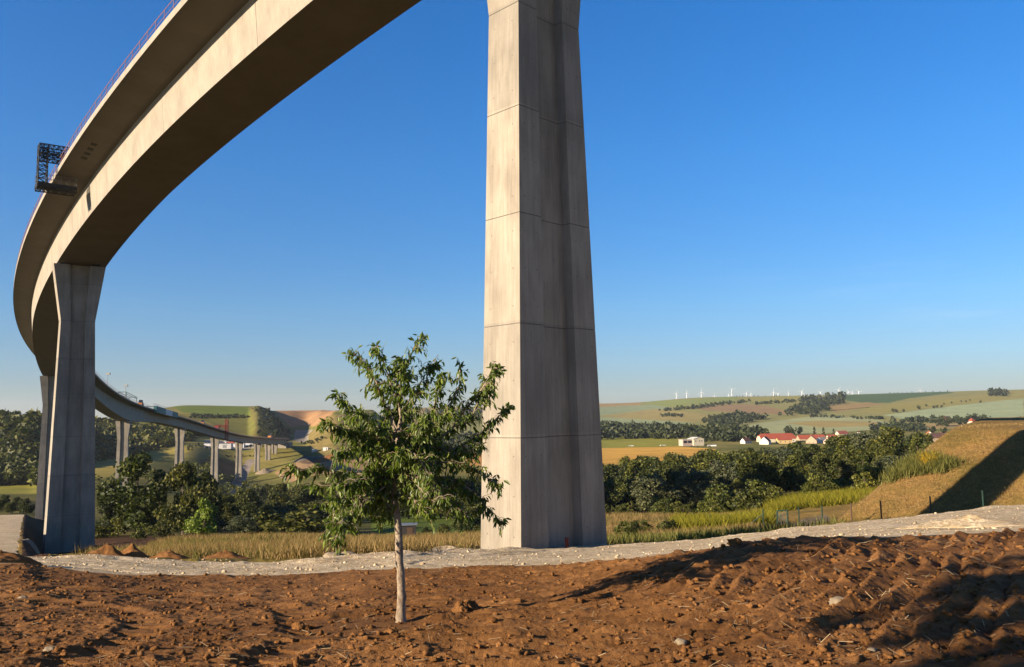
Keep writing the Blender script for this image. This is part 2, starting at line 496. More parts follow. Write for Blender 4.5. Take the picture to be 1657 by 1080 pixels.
def plain(name, col, rough=0.6, metal=0.0, var=0.15, scale=3.0):
    col = [k * ALB for k in col]
    mt, nt, b = nmat(name, rough, 0.4)
    b.inputs['Metallic'].default_value = metal
    f = noise(nt, coord(nt), scale, 4, 0.6)
    nt.links.new(ramp(nt, f, [(0.3, [k * (1 - var) for k in col]), (0.7, [min(1, k * (1 + var)) for k in col])]), b.inputs['Base Color'])
    return mt

def foliage(name, dark, light, trans=0.25, objvar=0.5, rough=0.6, spec=0.25, blobs=0.0):
    """leaf material: each leaf of its own tone, each tree of its own tone"""
    dark, light = [k * ALB for k in dark], [k * ALB for k in light]
    mt = bpy.data.materials.new(name)
    mt.use_nodes = True
    nt = mt.node_tree
    b = nt.nodes['Principled BSDF']
    out = nt.nodes['Material Output']
    g = N(nt, 'ShaderNodeNewGeometry')
    oi = N(nt, 'ShaderNodeObjectInfo')
    c = ramp(nt, g.outputs['Random Per Island'], [(0.0, dark), (0.85, light), (1.0, [k * 1.35 for k in light])])
    tone = ramp(nt, oi.outputs['Random'], [(0.0, (1 - objvar * 0.5, 1 - objvar * 0.40, 1 - objvar * 0.45)), (0.5, (1.0, 1.0, 1.0)), (1.0, (1 + objvar * 0.55, 1 + objvar * 0.35, 1 + objvar * 0.1))])
    c = mix(nt, 1.0, c, tone, 'MULTIPLY')
    if blobs:
        nz = noise(nt, coord(nt), blobs, 2, 0.5)
        c = mix(nt, 1.0, c, ramp(nt, nz, [(0.35, (0.72, 0.78, 0.8)), (0.65, (1.22, 1.16, 1.0))]), 'MULTIPLY')
    b.inputs['Roughness'].default_value = rough
    b.inputs['Specular IOR Level'].default_value = spec
    nt.links.new(c, b.inputs['Base Color'])
    if trans > 0:
        tr = N(nt, 'ShaderNodeBsdfTranslucent')
        nt.links.new(mix(nt, 1.0, c, (1.3, 1.5, 0.5), 'MULTIPLY'), tr.inputs[0])
        ms = N(nt, 'ShaderNodeMixShader')
        ms.inputs[0].default_value = trans
        nt.links.new(b.outputs[0], ms.inputs[1])
        nt.links.new(tr.outputs[0], ms.inputs[2])
        nt.links.new(ms.outputs[0], out.inputs[0])
    return mt

M = {}
M['pier'] = concrete('board_marked_concrete', (0.39, 0.35, 0.285))
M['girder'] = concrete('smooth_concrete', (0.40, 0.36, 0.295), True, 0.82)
M['soffit'] = concrete('shade_deepened_soffit', (0.16, 0.142, 0.115), False)  # own soffit tone, deepened so the colour carries part of the underside shade
M['joint'] = plain('joint_dark', (0.15, 0.135, 0.11), 0.9)
M['steel'] = plain('dark_steel', (0.03, 0.033, 0.036), 0.6, 0.1)
M['rail'] = plain('railing_red_primer', (0.34, 0.16, 0.17), 0.6)
M['galv'] = plain('galvanised_steel', (0.30, 0.31, 0.31), 0.45, 0.5)
M['green_post'] = plain('green_painted_steel', (0.010, 0.040, 0.028), 0.5)
M['brown_post'] = plain('brown_post', (0.09, 0.05, 0.03), 0.7)
M['red'] = plain('red_paint', (0.27, 0.035, 0.03), 0.6)
M['dull_red'] = plain('dull_red_paint', (0.16, 0.03, 0.022), 0.7)
M['orange'] = plain('orange_paint', (0.65, 0.20, 0.05), 0.5)
M['teal'] = plain('teal_formwork', (0.05, 0.17, 0.17), 0.6)
M['white'] = plain('white_paint', (0.78, 0.77, 0.74), 0.5, var=0.05)
M['turbine'] = plain('turbine_white', (0.95, 0.95, 0.95), 0.4, var=0.01)
M['glass'] = plain('window_glass', (0.03, 0.035, 0.045), 0.12)
M['tyre'] = plain('tyre_rubber', (0.02, 0.02, 0.02), 0.9)
M['dark_car'] = plain('dark_car_paint', (0.03, 0.03, 0.04), 0.3)
M['stone'] = plain('pale_stone', (0.27, 0.215, 0.145), 0.9, var=0.3, scale=9)
M['bark'] = plain('grey_bark', (0.13, 0.10, 0.075), 0.95, var=0.4, scale=2)
M['hut'] = plain('hut_boards', (0.03, 0.028, 0.026), 0.8)
M['container'] = plain('container_white', (0.60, 0.62, 0.64), 0.6, var=0.1)
M['slab'] = concrete('pale_slabs', (0.55, 0.55, 0.54), False)
M['machine_yellow'] = plain('machine_orange', (0.55, 0.22, 0.03), 0.5)

def soil_mat():
    mt, nt, b = nmat('brown_soil', 0.95, 0.12)
    o = coord(nt)
    big = noise(nt, o, 0.45, 4, 0.6)
    med = noise(nt, o, 5.0, 5, 0.65)
    c = ramp(nt, med, [(0.28, (0.125, 0.058, 0.020)), (0.52, (0.212, 0.103, 0.036)), (0.75, (0.290, 0.150, 0.057))])
    c = mix(nt, 0.85, c, ramp(nt, big, [(0.36, (0.62, 0.58, 0.54)), (0.62, (1.12, 1.10, 1.06))]), 'MULTIPLY')
    fn = noise(nt, o, 55.0, 4, 0.75)
    c = mix(nt, 0.7, c, ramp(nt, fn, [(0.3, (0.66, 0.63, 0.6)), (0.62, (1.12, 1.1, 1.08))]), 'MULTIPLY')
    nt.links.new(c, b.inputs['Base Color'])
    bump(nt, b, fn, 0.025, 0.9)
    return mt
M['soil'] = soil_mat()

def gravel_mat():
    mt, nt, b = nmat('crushed_limestone', 0.95, 0.1)
    o = coord(nt)
    vo = N(nt, 'ShaderNodeTexVoronoi')
    vo.inputs['Scale'].default_value = 9.0
    nt.links.new(o, vo.inputs['Vector'])
    sp = N(nt, 'ShaderNodeSeparateColor')
    nt.links.new(vo.outputs['Color'], sp.inputs[0])
    c = ramp(nt, sp.outputs[0], [(0.0, (0.32, 0.25, 0.155)), (0.5, (0.49, 0.40, 0.265)), (1.0, (0.59, 0.505, 0.365))])
    big = noise(nt, o, 0.5, 5, 0.65)
    c = mix(nt, 0.8, c, ramp(nt, big, [(0.36, (0.76, 0.70, 0.60)), (0.6, (1.06, 1.05, 1.04))]), 'MULTIPLY')
    mud = noise(nt, coord(nt, 'Object', (0.22, 0.9, 0.9)), 1.2, 5, 0.65)
    c = mix(nt, ramp(nt, mud, [(0.55, (0, 0, 0)), (0.72, (0.65, 0.65, 0.65))]), c, (0.235, 0.150, 0.080))
    nt.links.new(c, b.inputs['Base Color'])
    fn = noise(nt, o, 22.0, 4, 0.7)
    bump(nt, b, fn, 0.05, 0.8)
    return mt
M['gravel'] = gravel_mat()

def land_mat():
    mt, nt, b = nmat('land', 0.95, 0.08)
    a = N(nt, 'ShaderNodeAttribute', attribute_name='Col')
    o = coord(nt)
    n1 = noise(nt, o, 0.05, 6, 0.65)
    n2 = noise(nt, o, 1.1, 5, 0.7)
    n0 = noise(nt, coord(nt, 'Object', (0.012, 0.03, 0.03)), 1.0, 5, 0.65)
    c0 = mix(nt, 0.8, a.outputs['Color'], ramp(nt, n0, [(0.36, (0.80, 0.84, 0.84)), (0.62, (1.12, 1.10, 1.02))]), 'MULTIPLY')
    c = mix(nt, 0.8, c0, ramp(nt, n1, [(0.33, (0.80, 0.80, 0.78)), (0.66, (1.14, 1.13, 1.10))]), 'MULTIPLY')
    c = mix(nt, 0.6, c, ramp(nt, n2, [(0.33, (0.70, 0.70, 0.68)), (0.66, (1.15, 1.14, 1.10))]), 'MULTIPLY')
    wv = N(nt, 'ShaderNodeTexWave', wave_type='BANDS', bands_direction='DIAGONAL')
    wv.inputs['Scale'].default_value = 0.016
    wv.inputs['Distortion'].default_value = 2.5
    wv.inputs['Detail'].default_value = 3.0
    wv.inputs['Detail Scale'].default_value = 0.6
    nt.links.new(o, wv.inputs['Vector'])
    c = mix(nt, 0.6, c, ramp(nt, wv.outputs['Fac'], [(0.02, (0.80, 0.80, 0.78)), (0.14, (1.03, 1.03, 1.02))]), 'MULTIPLY')
    nt.links.new(c, b.inputs['Base Color'])
    bump(nt, b, n2, 0.3, 0.6)
    return mt
M['land'] = land_mat()

def emb_mat():
    mt, nt, b = nmat('mown_dry_grass', 0.95, 0.08)
    o = coord(nt)
    n1 = noise(nt, o, 0.25, 5, 0.65)
    n2 = noise(nt, o, 3.5, 5, 0.75)
    n3 = noise(nt, o, 12.0, 3, 0.7)
    c = ramp(nt, n1, [(0.32, (0.160, 0.125, 0.036)), (0.55, (0.260, 0.168, 0.060)), (0.72, (0.280, 0.172, 0.072))])
    n4 = noise(nt, coord(nt, 'Object', (0.9, 0.9, 0.3)), 0.9, 5, 0.7)
    c = mix(nt, 0.8, c, ramp(nt, n4, [(0.34, (0.66, 0.72, 0.62)), (0.5, (1.0, 1.0, 1.0)), (0.7, (1.16, 1.06, 0.96))]), 'MULTIPLY')
    c = mix(nt, 0.75, c, ramp(nt, n2, [(0.3, (0.58, 0.58, 0.52)), (0.65, (1.2, 1.16, 1.1))]), 'MULTIPLY')
    c = mix(nt, 0.5, c, ramp(nt, n3, [(0.3, (0.6, 0.6, 0.55)), (0.65, (1.15, 1.12, 1.1))]), 'MULTIPLY')
    nt.links.new(c, b.inputs['Base Color'])
    bump(nt, b, n2, 0.25, 0.9)
    return mt
M['emb'] = emb_mat()

M['tree_dark'] = foliage('dark_broadleaf', (0.018, 0.032, 0.008), (0.105, 0.115, 0.024), 0.18, 0.9, blobs=0.25)
M['tree_mid'] = foliage('mid_broadleaf', (0.034, 0.052, 0.011), (0.155, 0.165, 0.032), 0.18, 0.8, blobs=0.25)
M['tree_grey'] = foliage('willow_grey', (0.045, 0.058, 0.028), (0.120, 0.135, 0.070), 0.14, 0.5, blobs=0.3)
M['tree_lime'] = foliage('lime_bush', (0.085, 0.130, 0.018), (0.230, 0.300, 0.045), 0.25, 0.2)
M['far_wood'] = foliage('far_wood', (0.018, 0.030, 0.012), (0.060, 0.076, 0.028), 0.1, 0.4, blobs=0.03)
M['fruit_leaf'] = foliage('fruit_tree_leaf', (0.055, 0.098, 0.013), (0.205, 0.262, 0.043), 0.36, 0.0, 0.45, 0.40)
M['dry_grass'] = foliage('dry_grass', (0.13, 0.088, 0.036), (0.40, 0.275, 0.120), 0.25, 0.0, 0.9, 0.1)
M['green_grass'] = foliage('green_grass', (0.075, 0.085, 0.020), (0.22, 0.215, 0.065), 0.25, 0.0, 0.9, 0.1)
M['mustard'] = foliage('mustard_plants', (0.100, 0.105, 0.012), (0.27, 0.245, 0.028), 0.25, 0.0, 0.9, 0.1)
M['flower'] = foliage('yellow_flowers', (0.45, 0.26, 0.02), (0.62, 0.42, 0.03), 0.2, 0.0, 0.9, 0.1)
M['straw'] = foliage('straw', (0.22, 0.14, 0.07), (0.45, 0.33, 0.19), 0.1, 0.0, 0.8, 0.2)

def trunk_mat():
    mt, nt, b = nmat('fruit_tree_bark', 0.9, 0.2)
    o = coord(nt)
    n1 = noise(nt, coord(nt, 'Object', (9, 9, 3)), 1.6, 5, 0.7)
    n2 = noise(nt, o, 28, 4, 0.7)
    c = ramp(nt, n1, [(0.34, (0.11, 0.074, 0.050)), (0.5, (0.26, 0.21, 0.155)), (0.7, (0.36, 0.31, 0.24))])
    c = mix(nt, 0.7, c, ramp(nt, n2, [(0.35, (0.6, 0.55, 0.5)), (0.6, (1.05, 1.04, 1.03))]), 'MULTIPLY')
    w = ramp(nt, noise(nt, coord(nt, 'Object', (7, 7, 2.4)), 1.0, 2, 0.5), [(0.64, (0, 0, 0)), (0.68, (1, 1, 1))])
    c = mix(nt, w, c, (0.20, 0.085, 0.04))
    nt.links.new(c, b.inputs['Base Color'])
    bump(nt, b, n2, 0.012, 0.9)
    return mt
M['fruit_bark'] = trunk_mat()

# ------------------------------------------------------------------ ground sheets
def grid_faces(nr, nc, wrap):
    r = np.arange(nr - 1)[:, None]
    c = np.arange(nc if wrap else nc - 1)[None, :]
    a = r * nc + c
    b = r * nc + (c + 1) % nc
    return np.stack([a, b, b + nc, a + nc], -1).reshape(-1, 4)

def submesh(name, V, Q, mask, mat, smooth=True, attr=None):
    q = Q[mask]
    idx, inv = np.unique(q.ravel(), return_inverse=True)
    o = mesh_np(name, V[idx], inv.reshape(-1, 4), mat, None, smooth)
    o['kind'] = 'structure'
    if attr is not None:
        ca = o.data.color_attributes.new('Col', 'FLOAT_COLOR', 'POINT')
        ca.data.foreach_set('color', np.concatenate([attr[idx], np.ones((len(idx), 1))], 1).astype(np.float32).ravel())
    return o

EDGE_U = np.array([-700, 0, 80, 150, 300, 450, 640, 880, 1000, 1150, 1300, 1450, 1657, 2300.])
EDGE_D = np.array([18, 18, 19, 17.5, 18, 18, 18, 17.5, 15.2, 14.5, 14.1, 15, 15.6, 15.5])
ROAD_D = np.array([31, 31, 30, 30, 29, 29, 30, 42, 43, 45, 45, 46, 49, 50.])
EDGE_X = np.array([xdir(u) for u in EDGE_U])

def smoothstep(a, b, x):
    t = np.clip((x - a) / (b - a), 0, 1)
    return t * t * (3 - 2 * t)

TREE_P = (at(648.5, 1003, 10.0)[0], 10.0)

def soil_disp(x, y, de):
    """height of clods, furrows and wheel ruts above the even ground; de = metres to the field edge"""
    h = 0.07 * fbm(x / 2.6, y / 2.6, 3, 3)
    # furrows of the crawler tracks: gently slanted in the middle, running away from the viewer on the right
    zone = smoothstep(1.2, 3.0, x + 0.5 * fbm(x / 1.5, y / 1.5, 20, 2))
    for th, sp, amp, wgt in ((0.20, 0.26, 0.12, 1 - zone), (0.95, 0.32, 0.155, zone)):
        cx, sx_ = math.cos(th), math.sin(th)
        w = -x * sx_ + y * cx + 0.30 * fbm(x / 1.6, y / 1.6, 21, 3)
        al = x * cx + y * sx_
        fm = smoothstep(-0.20, 0.15, fbm(x / 3.1 + 4, y / 3.1, 31, 2) + 0.10 + 0.05 * np.clip(y - 10, -3, 5)) * wgt * smoothstep(-3.0, -0.5, x)
        saw = (w / sp) % 1.0
        ridge = np.where(saw < 0.65, saw / 0.65, (1 - saw) / 0.35)
        brk = smoothstep(-0.38, -0.06, vnoise(al / 0.55 + 0.5 * hash2(np.floor(w / sp), np.floor(w / sp) * 0, 42), np.floor(w / sp) * 3.7, 41)) * (0.6 + 0.8 * hash2(np.floor(w / sp), np.floor(al / 1.3), 43))
        h = h + fm * brk * (ridge - 0.4) * amp
    w = x * 0.36 - y * 0.93
    al = x * 0.93 + y * 0.36
    # lug prints across
    lg = np.sin((al + 0.35 * w) / 0.17)
    lm = smoothstep(0.05, 0.3, fbm(x / 2.2 - 7, y / 2.2 + 3, 51, 2))
    h = h + lm * lg * 0.03
    cm = smoothstep(-0.3, 0.25, fbm(x / 1.7, y / 1.7 + 8, 61, 3) + 0.10)
    jx, jy = x + 0.14 * fbm(x / 0.12, y / 0.12, 66, 3), y + 0.14 * fbm(x / 0.12, y / 0.12, 67, 2)
    h = h + 0.075 * (0.15 + 0.85 * cm) * clods(jx, jy, 0.36, 71, 0.25)
    h = h + 0.042 * (0.2 + 0.8 * cm) * clods(jx + 3.3, jy, 0.16, 81, 0.6)
    h = h + 0.024 * clods(jx, jy + 1.1, 0.075, 91, 0.7)
    h = h + 0.055 * fbm(x / 0.33, y / 0.33, 101, 5, 0.62)
    # two curved tyre tracks at the left: pressed flat, with lug prints
    dc = np.hypot(x + 8.2, y - 8.4)
    an = np.arctan2(y - 8.4, x + 8.2)
    for rc in (4.1, 5.9):
        tr = np.exp(-((dc - rc - 0.06 * fbm(x, y, 131, 2)) / 0.24)**4)
        h = h * (1 - 0.75 * tr) + tr * (-0.055 + 0.022 * np.sign(np.sin(an * rc / 0.085 + 5 * (dc - rc))))
        h = h + 0.05 * np.exp(-((np.abs(dc - rc) - 0.34) / 0.08)**2) * (0.4 + fbm(x / 0.4, y / 0.4, 133, 2))
    # trodden planting disc round the tree
    r = np.hypot(x - TREE_P[0] + 0.35, (y - TREE_P[1] + 0.25) * 1.1)
    disc = 1 - smoothstep(0.55, 1.0, r + 0.25 * fbm(x / 0.5, y / 0.5, 111, 2))
    h = h * (1 - 0.82 * disc) - 0.05 * disc
    rim = np.exp(-((r - 1.05) / 0.16)**2) * 0.05
    h = h + rim * smoothstep(-0.2, 0.3, fbm(x / 0.5, y / 0.5, 115, 2))
    # spill bank along the edge of the gravel
    h = h + 0.05 * np.exp(-((de - 0.5) / 0.5)**2) * (0.5 + fbm(x / 0.9, y / 0.9, 121, 3))
    return h

def road_disp(x, y, df):
    h = 0.06 * fbm(x / 4.0, y / 4.0, 203, 2)
    h = h + 0.028 * fbm(x / 0.8, y / 0.8, 211, 4, 0.6)
    h = h + 0.018 * clods(x, y, 0.30, 221, 0.35)
    for c_ in (3.2, 4.9, 8.0, 9.7):
        h = h - 0.05 * np.exp(-((df - c_ - 0.5 * fbm(x / 6.0, y / 6.0, 241, 2)) / 0.32)**2)
    bank = np.exp(-((df - 1.5) / 1.6)**2)
    h = h + bank * (0.12 + 0.7 * fbm(x / 1.8, y / 1.8, 231, 4)) * 0.30
    return h

def field_lookup(x, y):
    q = np.where(y > 0, x / np.maximum(y, 1e-6), np.sign(x) * 9)
    qc = np.clip(q, XT[0], XT[-1])
    d = np.where((q >= XT[0]) & (q <= XT[-1]), y, np.hypot(x, y) / np.sqrt(1 + qc * qc))
    return qc, d

fine = np.arctan(np.linspace(math.tan(math.radians(-36)), math.tan(math.radians(36)), 1000))
side = np.radians(np.concatenate([np.arange(37, 60, 1.0), np.arange(60, 300, 4.0), np.arange(300, 324, 1.0)]))
AZ = np.concatenate([fine, side])
def ring_rows(pairs):
    out = []
    for a, b, n in pairs:
        out.append(np.exp(np.linspace(math.log(a), math.log(b), n, endpoint=False)))
    return np.concatenate(out)

def make_rows(rows):
    R, A = np.meshgrid(rows, AZ, indexing='ij')
    ca = np.cos(np.clip(np.where(A > math.pi, A - 2 * math.pi, A), -math.radians(36), math.radians(36)))
    rr = R / ca
    return rr * np.sin(A), rr * np.cos(A), R

def in_poly(u, v, poly):
    inside = np.zeros(u.shape, bool)
    n = len(poly)
    for i in range(n):
        x1, y1 = poly[i]
        x2, y2 = poly[(i + 1) % n]
        if y1 == y2:
            continue
        c = ((y1 > v) != (y2 > v)) & (u < (x2 - x1) * (v - y1) / (y2 - y1) + x1)
        inside ^= c
    return inside

def lin(c):
    return tuple(((k / 255.0 + 0.055) / 1.055)**2.4 if k > 10 else k / 255 / 12.92 for k in c)

# fields as they lie in the landscape: outline on the photograph, nearest and farthest metre, colour
FIELDS = [
    ([(960, 640), (1660, 620), (1660, 720), (960, 720)], 1300, 9000, (150, 146, 90)),
    ([(968, 652), (1040, 650), (1035, 656), (968, 660)], 1500, 9000, (168, 140, 92)),
    ([(968, 659), (1056, 655), (1090, 661), (1020, 668), (968, 673)], 1300, 9000, (146, 158, 122)),
    ([(968, 673), (1000, 670), (1060, 662), (1152, 672), (1125, 684), (1000, 677)], 1200, 9000, (164, 150, 96)),
    ([(968, 675), (1005, 677), (1122, 684), (1100, 692), (968, 692)], 1200, 9000, (154, 164, 124)),
    ([(1035, 651), (1190, 642), (1196, 648), (1080, 659)], 1500, 9000, (142, 152, 84)),
    ([(1118, 659), (1200, 654), (1240, 657), (1292, 671), (1220, 670), (1140, 664)], 1300, 9000, (158, 132, 96)),
    ([(1195, 645), (1310, 638), (1312, 652), (1230, 654)], 1500, 9000, (158, 152, 86)),
    ([(1150, 699), (1235, 684), (1330, 672), (1420, 679), (1442, 686), (1435, 694), (1330, 702), (1200, 703)], 1000, 4000, (170, 174, 130)),
    ([(1270, 685), (1330, 681), (1420, 683), (1430, 689), (1330, 692)], 1000, 4000, (174, 156, 98)),
    ([(1358, 640), (1530, 633), (1545, 636), (1470, 645), (1440, 652), (1400, 653), (1370, 648)], 1500, 9000, (84, 108, 66)),
    ([(1398, 661), (1500, 646), (1657, 632), (1657, 645), (1540, 656), (1430, 669), (1390, 667)], 1500, 9000, (156, 148, 84)),
    ([(1428, 672), (1560, 655), (1657, 645), (1657, 674), (1600, 679), (1480, 681)], 1300, 9000, (166, 178, 138)),
    ([(1338, 656), (1405, 651), (1432, 655), (1350, 668)], 1500, 9000, (164, 140, 92)),
    ([(1480, 686), (1580, 684), (1580, 694), (1480, 694)], 800, 2500, (176, 152, 102)),
    # valley floor right of the near pier
    ([(960, 706), (1105, 709), (1105, 724), (960, 726)], 700, 1250, (148, 146, 60)),
    ([(960, 726), (1098, 723), (1160, 727), (1120, 748), (960, 753)], 450, 1000, (226, 176, 84)),
    # left of the viaduct and beyond it
    ([(250, 640), (413, 645), (414, 660), (404, 672), (330, 671), (296, 668)], 1000, 2500, (104, 118, 48)),
    ([(316, 675), (412, 676), (424, 708), (385, 707), (352, 690)], 800, 1500, (110, 110, 56)),
    ([(120, 744), (292, 716), (350, 703), (390, 707), (350, 718), (255, 745), (200, 772), (120, 774)], 500, 1100, (164, 150, 78)),
    ([(-50, 780), (60, 780), (60, 799), (-50, 800)], 380, 640, (164, 160, 68)),
    ([(432, 655), (560, 655), (540, 668), (520, 690), (470, 690)], 1050, 2500, (166, 130, 96)),
    ([(398, 650), (428, 654), (444, 690), (432, 714), (404, 714), (414, 690)], 850, 1400, (106, 100, 56)),
    ([(478, 696), (512, 696), (500, 712), (490, 718), (474, 712)], 880, 1250, (150, 142, 132)),
    ([(498, 704), (530, 674), (590, 668), (600, 740), (540, 745), (500, 724)], 700, 1300, (132, 118, 72)),
    ([(408, 650), (436, 660), (474, 712), (450, 718), (420, 706)], 850, 1400, (100, 98, 56)),
    ([(322, 745), (388, 735), (386, 776), (325, 792)], 500, 800, (126, 94, 58)),
    ([(330, 712), (420, 716), (425, 722), (400, 728), (330, 726)], 700, 980, (168, 160, 148)),
    ([(358, 800), (400, 744), (412, 744), (388, 800)], 480, 900, (146, 136, 132)),
    ([(432, 772), (470, 752), (520, 738), (600, 736), (600, 766), (500, 768), (470, 782)], 520, 820, (164, 136, 104)),
    ([(480, 748), (545, 734), (560, 742), (500, 752)], 560, 860, (108, 90, 76)),
    ([(400, 782), (440, 764), (470, 782), (420, 800)], 500, 800, (122, 118, 62)),
    ([(600, 836), (790, 834), (790, 862), (600, 866)], 150, 330, (122, 140, 52)),
    ([(560, 655), (800, 650), (800, 668), (560, 670)], 1500, 9000, (150, 132, 86)),
    ([(560, 690), (800, 686), (800, 704), (560, 706)], 1000, 3000, (146, 144, 92)),
    ([(735, 711), (800, 708), (800, 715), (735, 718)], 900, 1700, (188, 168, 132)),
    ([(735, 735), (800, 733), (800, 752), (735, 756)], 500, 1000, (188, 140, 84)),
]

def land_colour(x, y, z):
    n = x.shape
    u, v = proj(x, np.maximum(y, 1.0), z)
    qc, d = field_lookup(x, y)
    col = np.empty(n + (3,))
    g = smoothstep(-0.2, 0.3, fbm(x / 40.0, y / 40.0, 301, 3))[..., None]
    near = np.array(lin((176, 146, 84))) * (1 - g) + np.array(lin((146, 132, 66))) * g
    mid = np.array(lin((112, 112, 54))) * (1 - g) + np.array(lin((142, 132, 74))) * g
    k = smoothstep(120, 180, d)[..., None]
    col[...] = near * (1 - k) + mid * k
    # trampled brown earth round the second pier
    w = np.exp(-(((x + 52) / 22.0)**2 + ((y - 128) / 34.0)**2)) + 0.35 * fbm(x / 9.0, y / 9.0, 311, 3)
    e = smoothstep(0.30, 0.5, w)[..., None] * (d < 220)[..., None]
    col = col * (1 - e) + np.array((0.115, 0.062, 0.036)) * e
    bk = in_poly(u, v, [(38, 834), (78, 834), (78, 908), (34, 908)]) & (d < 230)
    col[bk] = np.array((0.125, 0.068, 0.038))
    # trodden path behind the gate
    pth = in_poly(u, v, [(1262, 858), (1300, 840), (1336, 834), (1345, 842), (1320, 860)]) & (d > 50) & (d < 110)
    col[pth] = lin((158, 142, 122))
    for poly, d0, d1, c in FIELDS:
        uu = u + 2.0 * fbm(x / 60.0, y / 60.0, 321, 2)
        ms = in_poly(uu, v, poly) & (d >= d0) & (d <= d1) & (y > 0)
        col[ms] = np.array(lin(c))
    out = (d > 3900) & (y > 0)
    # strips of the same fields beyond the frame
    far = (d > 700) & ((np.abs(qc) > 0.66) | (y <= 0))
    st = hash2(np.floor(x / 260.0 + 0.3 * y / 260.0), np.floor(y / 170.0), 331)[..., None]
    fc = np.array(lin((150, 146, 90))) * (1 - st) + np.array(lin((166, 178, 138))) * st
    col = np.where(far[..., None], fc, col)
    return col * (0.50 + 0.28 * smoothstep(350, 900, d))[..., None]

# near sheet: soil, gravel, verge and embankment on one height field
rows = ring_rows([(0.4, 6.6, 24), (6.6, 19.5, 470), (19.5, 60.0, 190), (60.0, 125.0, 110)])
rows = np.append(rows, 125.0)
X, Y, D = make_rows(rows)
Z = zt(X, Y)
qc, dd = field_lookup(X, Y)
jag = 0.55 * fbm(X / 1.6, Y / 1.6, 401, 4)
DE = np.interp(qc, EDGE_X, EDGE_D) + jag
DF = np.interp(qc, EDGE_X, ROAD_D) + 1.6 * fbm(X / 4.0, Y / 4.0, 411, 4)
is_soil = dd < DE
uu_, vv_ = proj(X, np.maximum(Y, 1), Z)
lr_edge = np.interp(dd, [18, 30, 60, 120, 200, 260], [xdir(34), xdir(36), xdir(38), xdir(41), xdir(46), xdir(40)])
left_road = (X / np.maximum(Y, 1) < lr_edge + 0.004 * fbm(X / 3, Y / 3, 421, 3)) & (X / np.maximum(Y, 1) > lr_edge - 0.075) & (dd > 18) & (Y > 0)
is_emb = (emb_z(X, Y) > base_z(X, Y)) & (Y > 30) & (X > 15)
is_road = (~is_soil) & (((dd < DF) & ~is_emb) | left_road)
ws = smoothstep(0.0, 0.5, DE - dd)
wr = smoothstep(0.0, 0.5, dd - DE) * np.where(is_road, 1, 0) * np.where(left_road, 0.35, 1)
Z2 = Z + ws * 0.54 * soil_disp(X, Y, DE - dd) + wr * road_disp(X, Y, DF - dd) * smoothstep(0, 1.5, dd - DE)
rest = ~is_soil & ~is_road
Z2 = Z2 + np.where(rest & ~is_emb, 0.22 * fbm(X / 1.3, Y / 1.3, 431, 3), 0) + np.where(is_emb, 0.10 * fbm(X / 0.8, Y / 0.8, 441, 4, 0.6), 0)
V = np.stack([X, Y, Z2], -1).reshape(-1, 3)
Q = grid_faces(len(rows), len(AZ), True)
def fmask(a):
    return a.ravel()[Q].sum(1) >= 2.5
fs, fr, fe = fmask(is_soil), fmask(is_road), fmask(is_emb & ~is_road & ~is_soil)
fr &= ~fs
fe &= ~(fs | fr)
submesh('soil', V, Q, fs, M['soil'])
submesh('gravel_road', V, Q, fr, M['gravel'])
submesh('embankment', V, Q, fe, M['emb'])
submesh('ground', V, Q, ~(fs | fr | fe), M['land'], attr=land_colour(X, Y, Z).reshape(-1, 3))
NEAR_V, NEAR_SHAPE = V.reshape(len(rows), len(AZ), 3), (len(rows), len(AZ))

def surf_z(x, y):
    """finished near surface (clods and all) at a point inside the fine fan"""
    d = y
    i = int(np.clip(np.searchsorted(rows, d), 0, len(rows) - 1))
    j = int(np.clip(np.searchsorted(fine, math.atan2(x, y)), 0, len(fine) - 1))
    return float(NEAR_V[i, j, 2])

# far sheet
rows2 = np.append(ring_rows([(124.6, 450.0, 130), (450.0, 4200.0, 340), (4200.0, 12000.0, 20)]), 12000.0)
X, Y, D = make_rows(rows2)
Z = zt(X, Y)
qc, dd = field_lookup(X, Y)
lr = (X / np.maximum(Y, 1) < np.interp(dd, [120, 200, 260], [xdir(41), xdir(46), xdir(40)])) & (X / np.maximum(Y, 1) > np.interp(dd, [120, 200, 260], [xdir(41), xdir(46), xdir(40)]) - 0.075) & (dd < 235) & (Y > 0)
V = np.stack([X, Y, Z], -1).reshape(-1, 3)
Q = grid_faces(len(rows2), len(AZ), True)
fr = lr.ravel()[Q].sum(1) >= 2.5
o = submesh('ground', V, Q, ~fr, M['land'], attr=land_colour(X, Y, Z).reshape(-1, 3))
o.name = 'valley_ground'
o = submesh('gravel_road', V, Q, fr, M['gravel'])
o.name = 'side_road'

# ------------------------------------------------------------------ the viaduct
SK = np.array([-110, 0, 97, 190, 285, 400, 900.])
HA = np.array([-0.801, -0.795, -0.615, -0.496, -0.378, -0.218, -0.015])
ZK = np.array([-110, 0, 97, 190, 285, 400, 520, 700, 900.])
ZV = np.array([39.4, 33.68, 27.89, 23.631, 18.625, 9.401, 2.655, -11.046, -19.927])
DK = np.array([-110, -48, 0, 48, 97, 168, 240, 320, 400, 460, 900.])
DV = np.array([5.087, 4.691, 5.087, 4.691, 5.087, 4.784, 8.409, 4.784, 8.19, 5.281, 5.281])
HALF, WEB, SOF = 6.284, 3.072, 2.773
S = np.arange(-110, 900, 3.0)
ha = np.convolve(np.pad(np.interp(S, SK, HA), 8, 'edge'), np.ones(17) / 17, 'valid')
BX = np.cumsum(np.sin(ha) * 3) - np.sin(ha) * 3
BY = np.cumsum(np.cos(ha) * 3) - np.cos(ha) * 3
k0 = int(np.argmin(abs(S)))
BX += 1.47 - BX[k0]
BY += 41.1 - BY[k0]
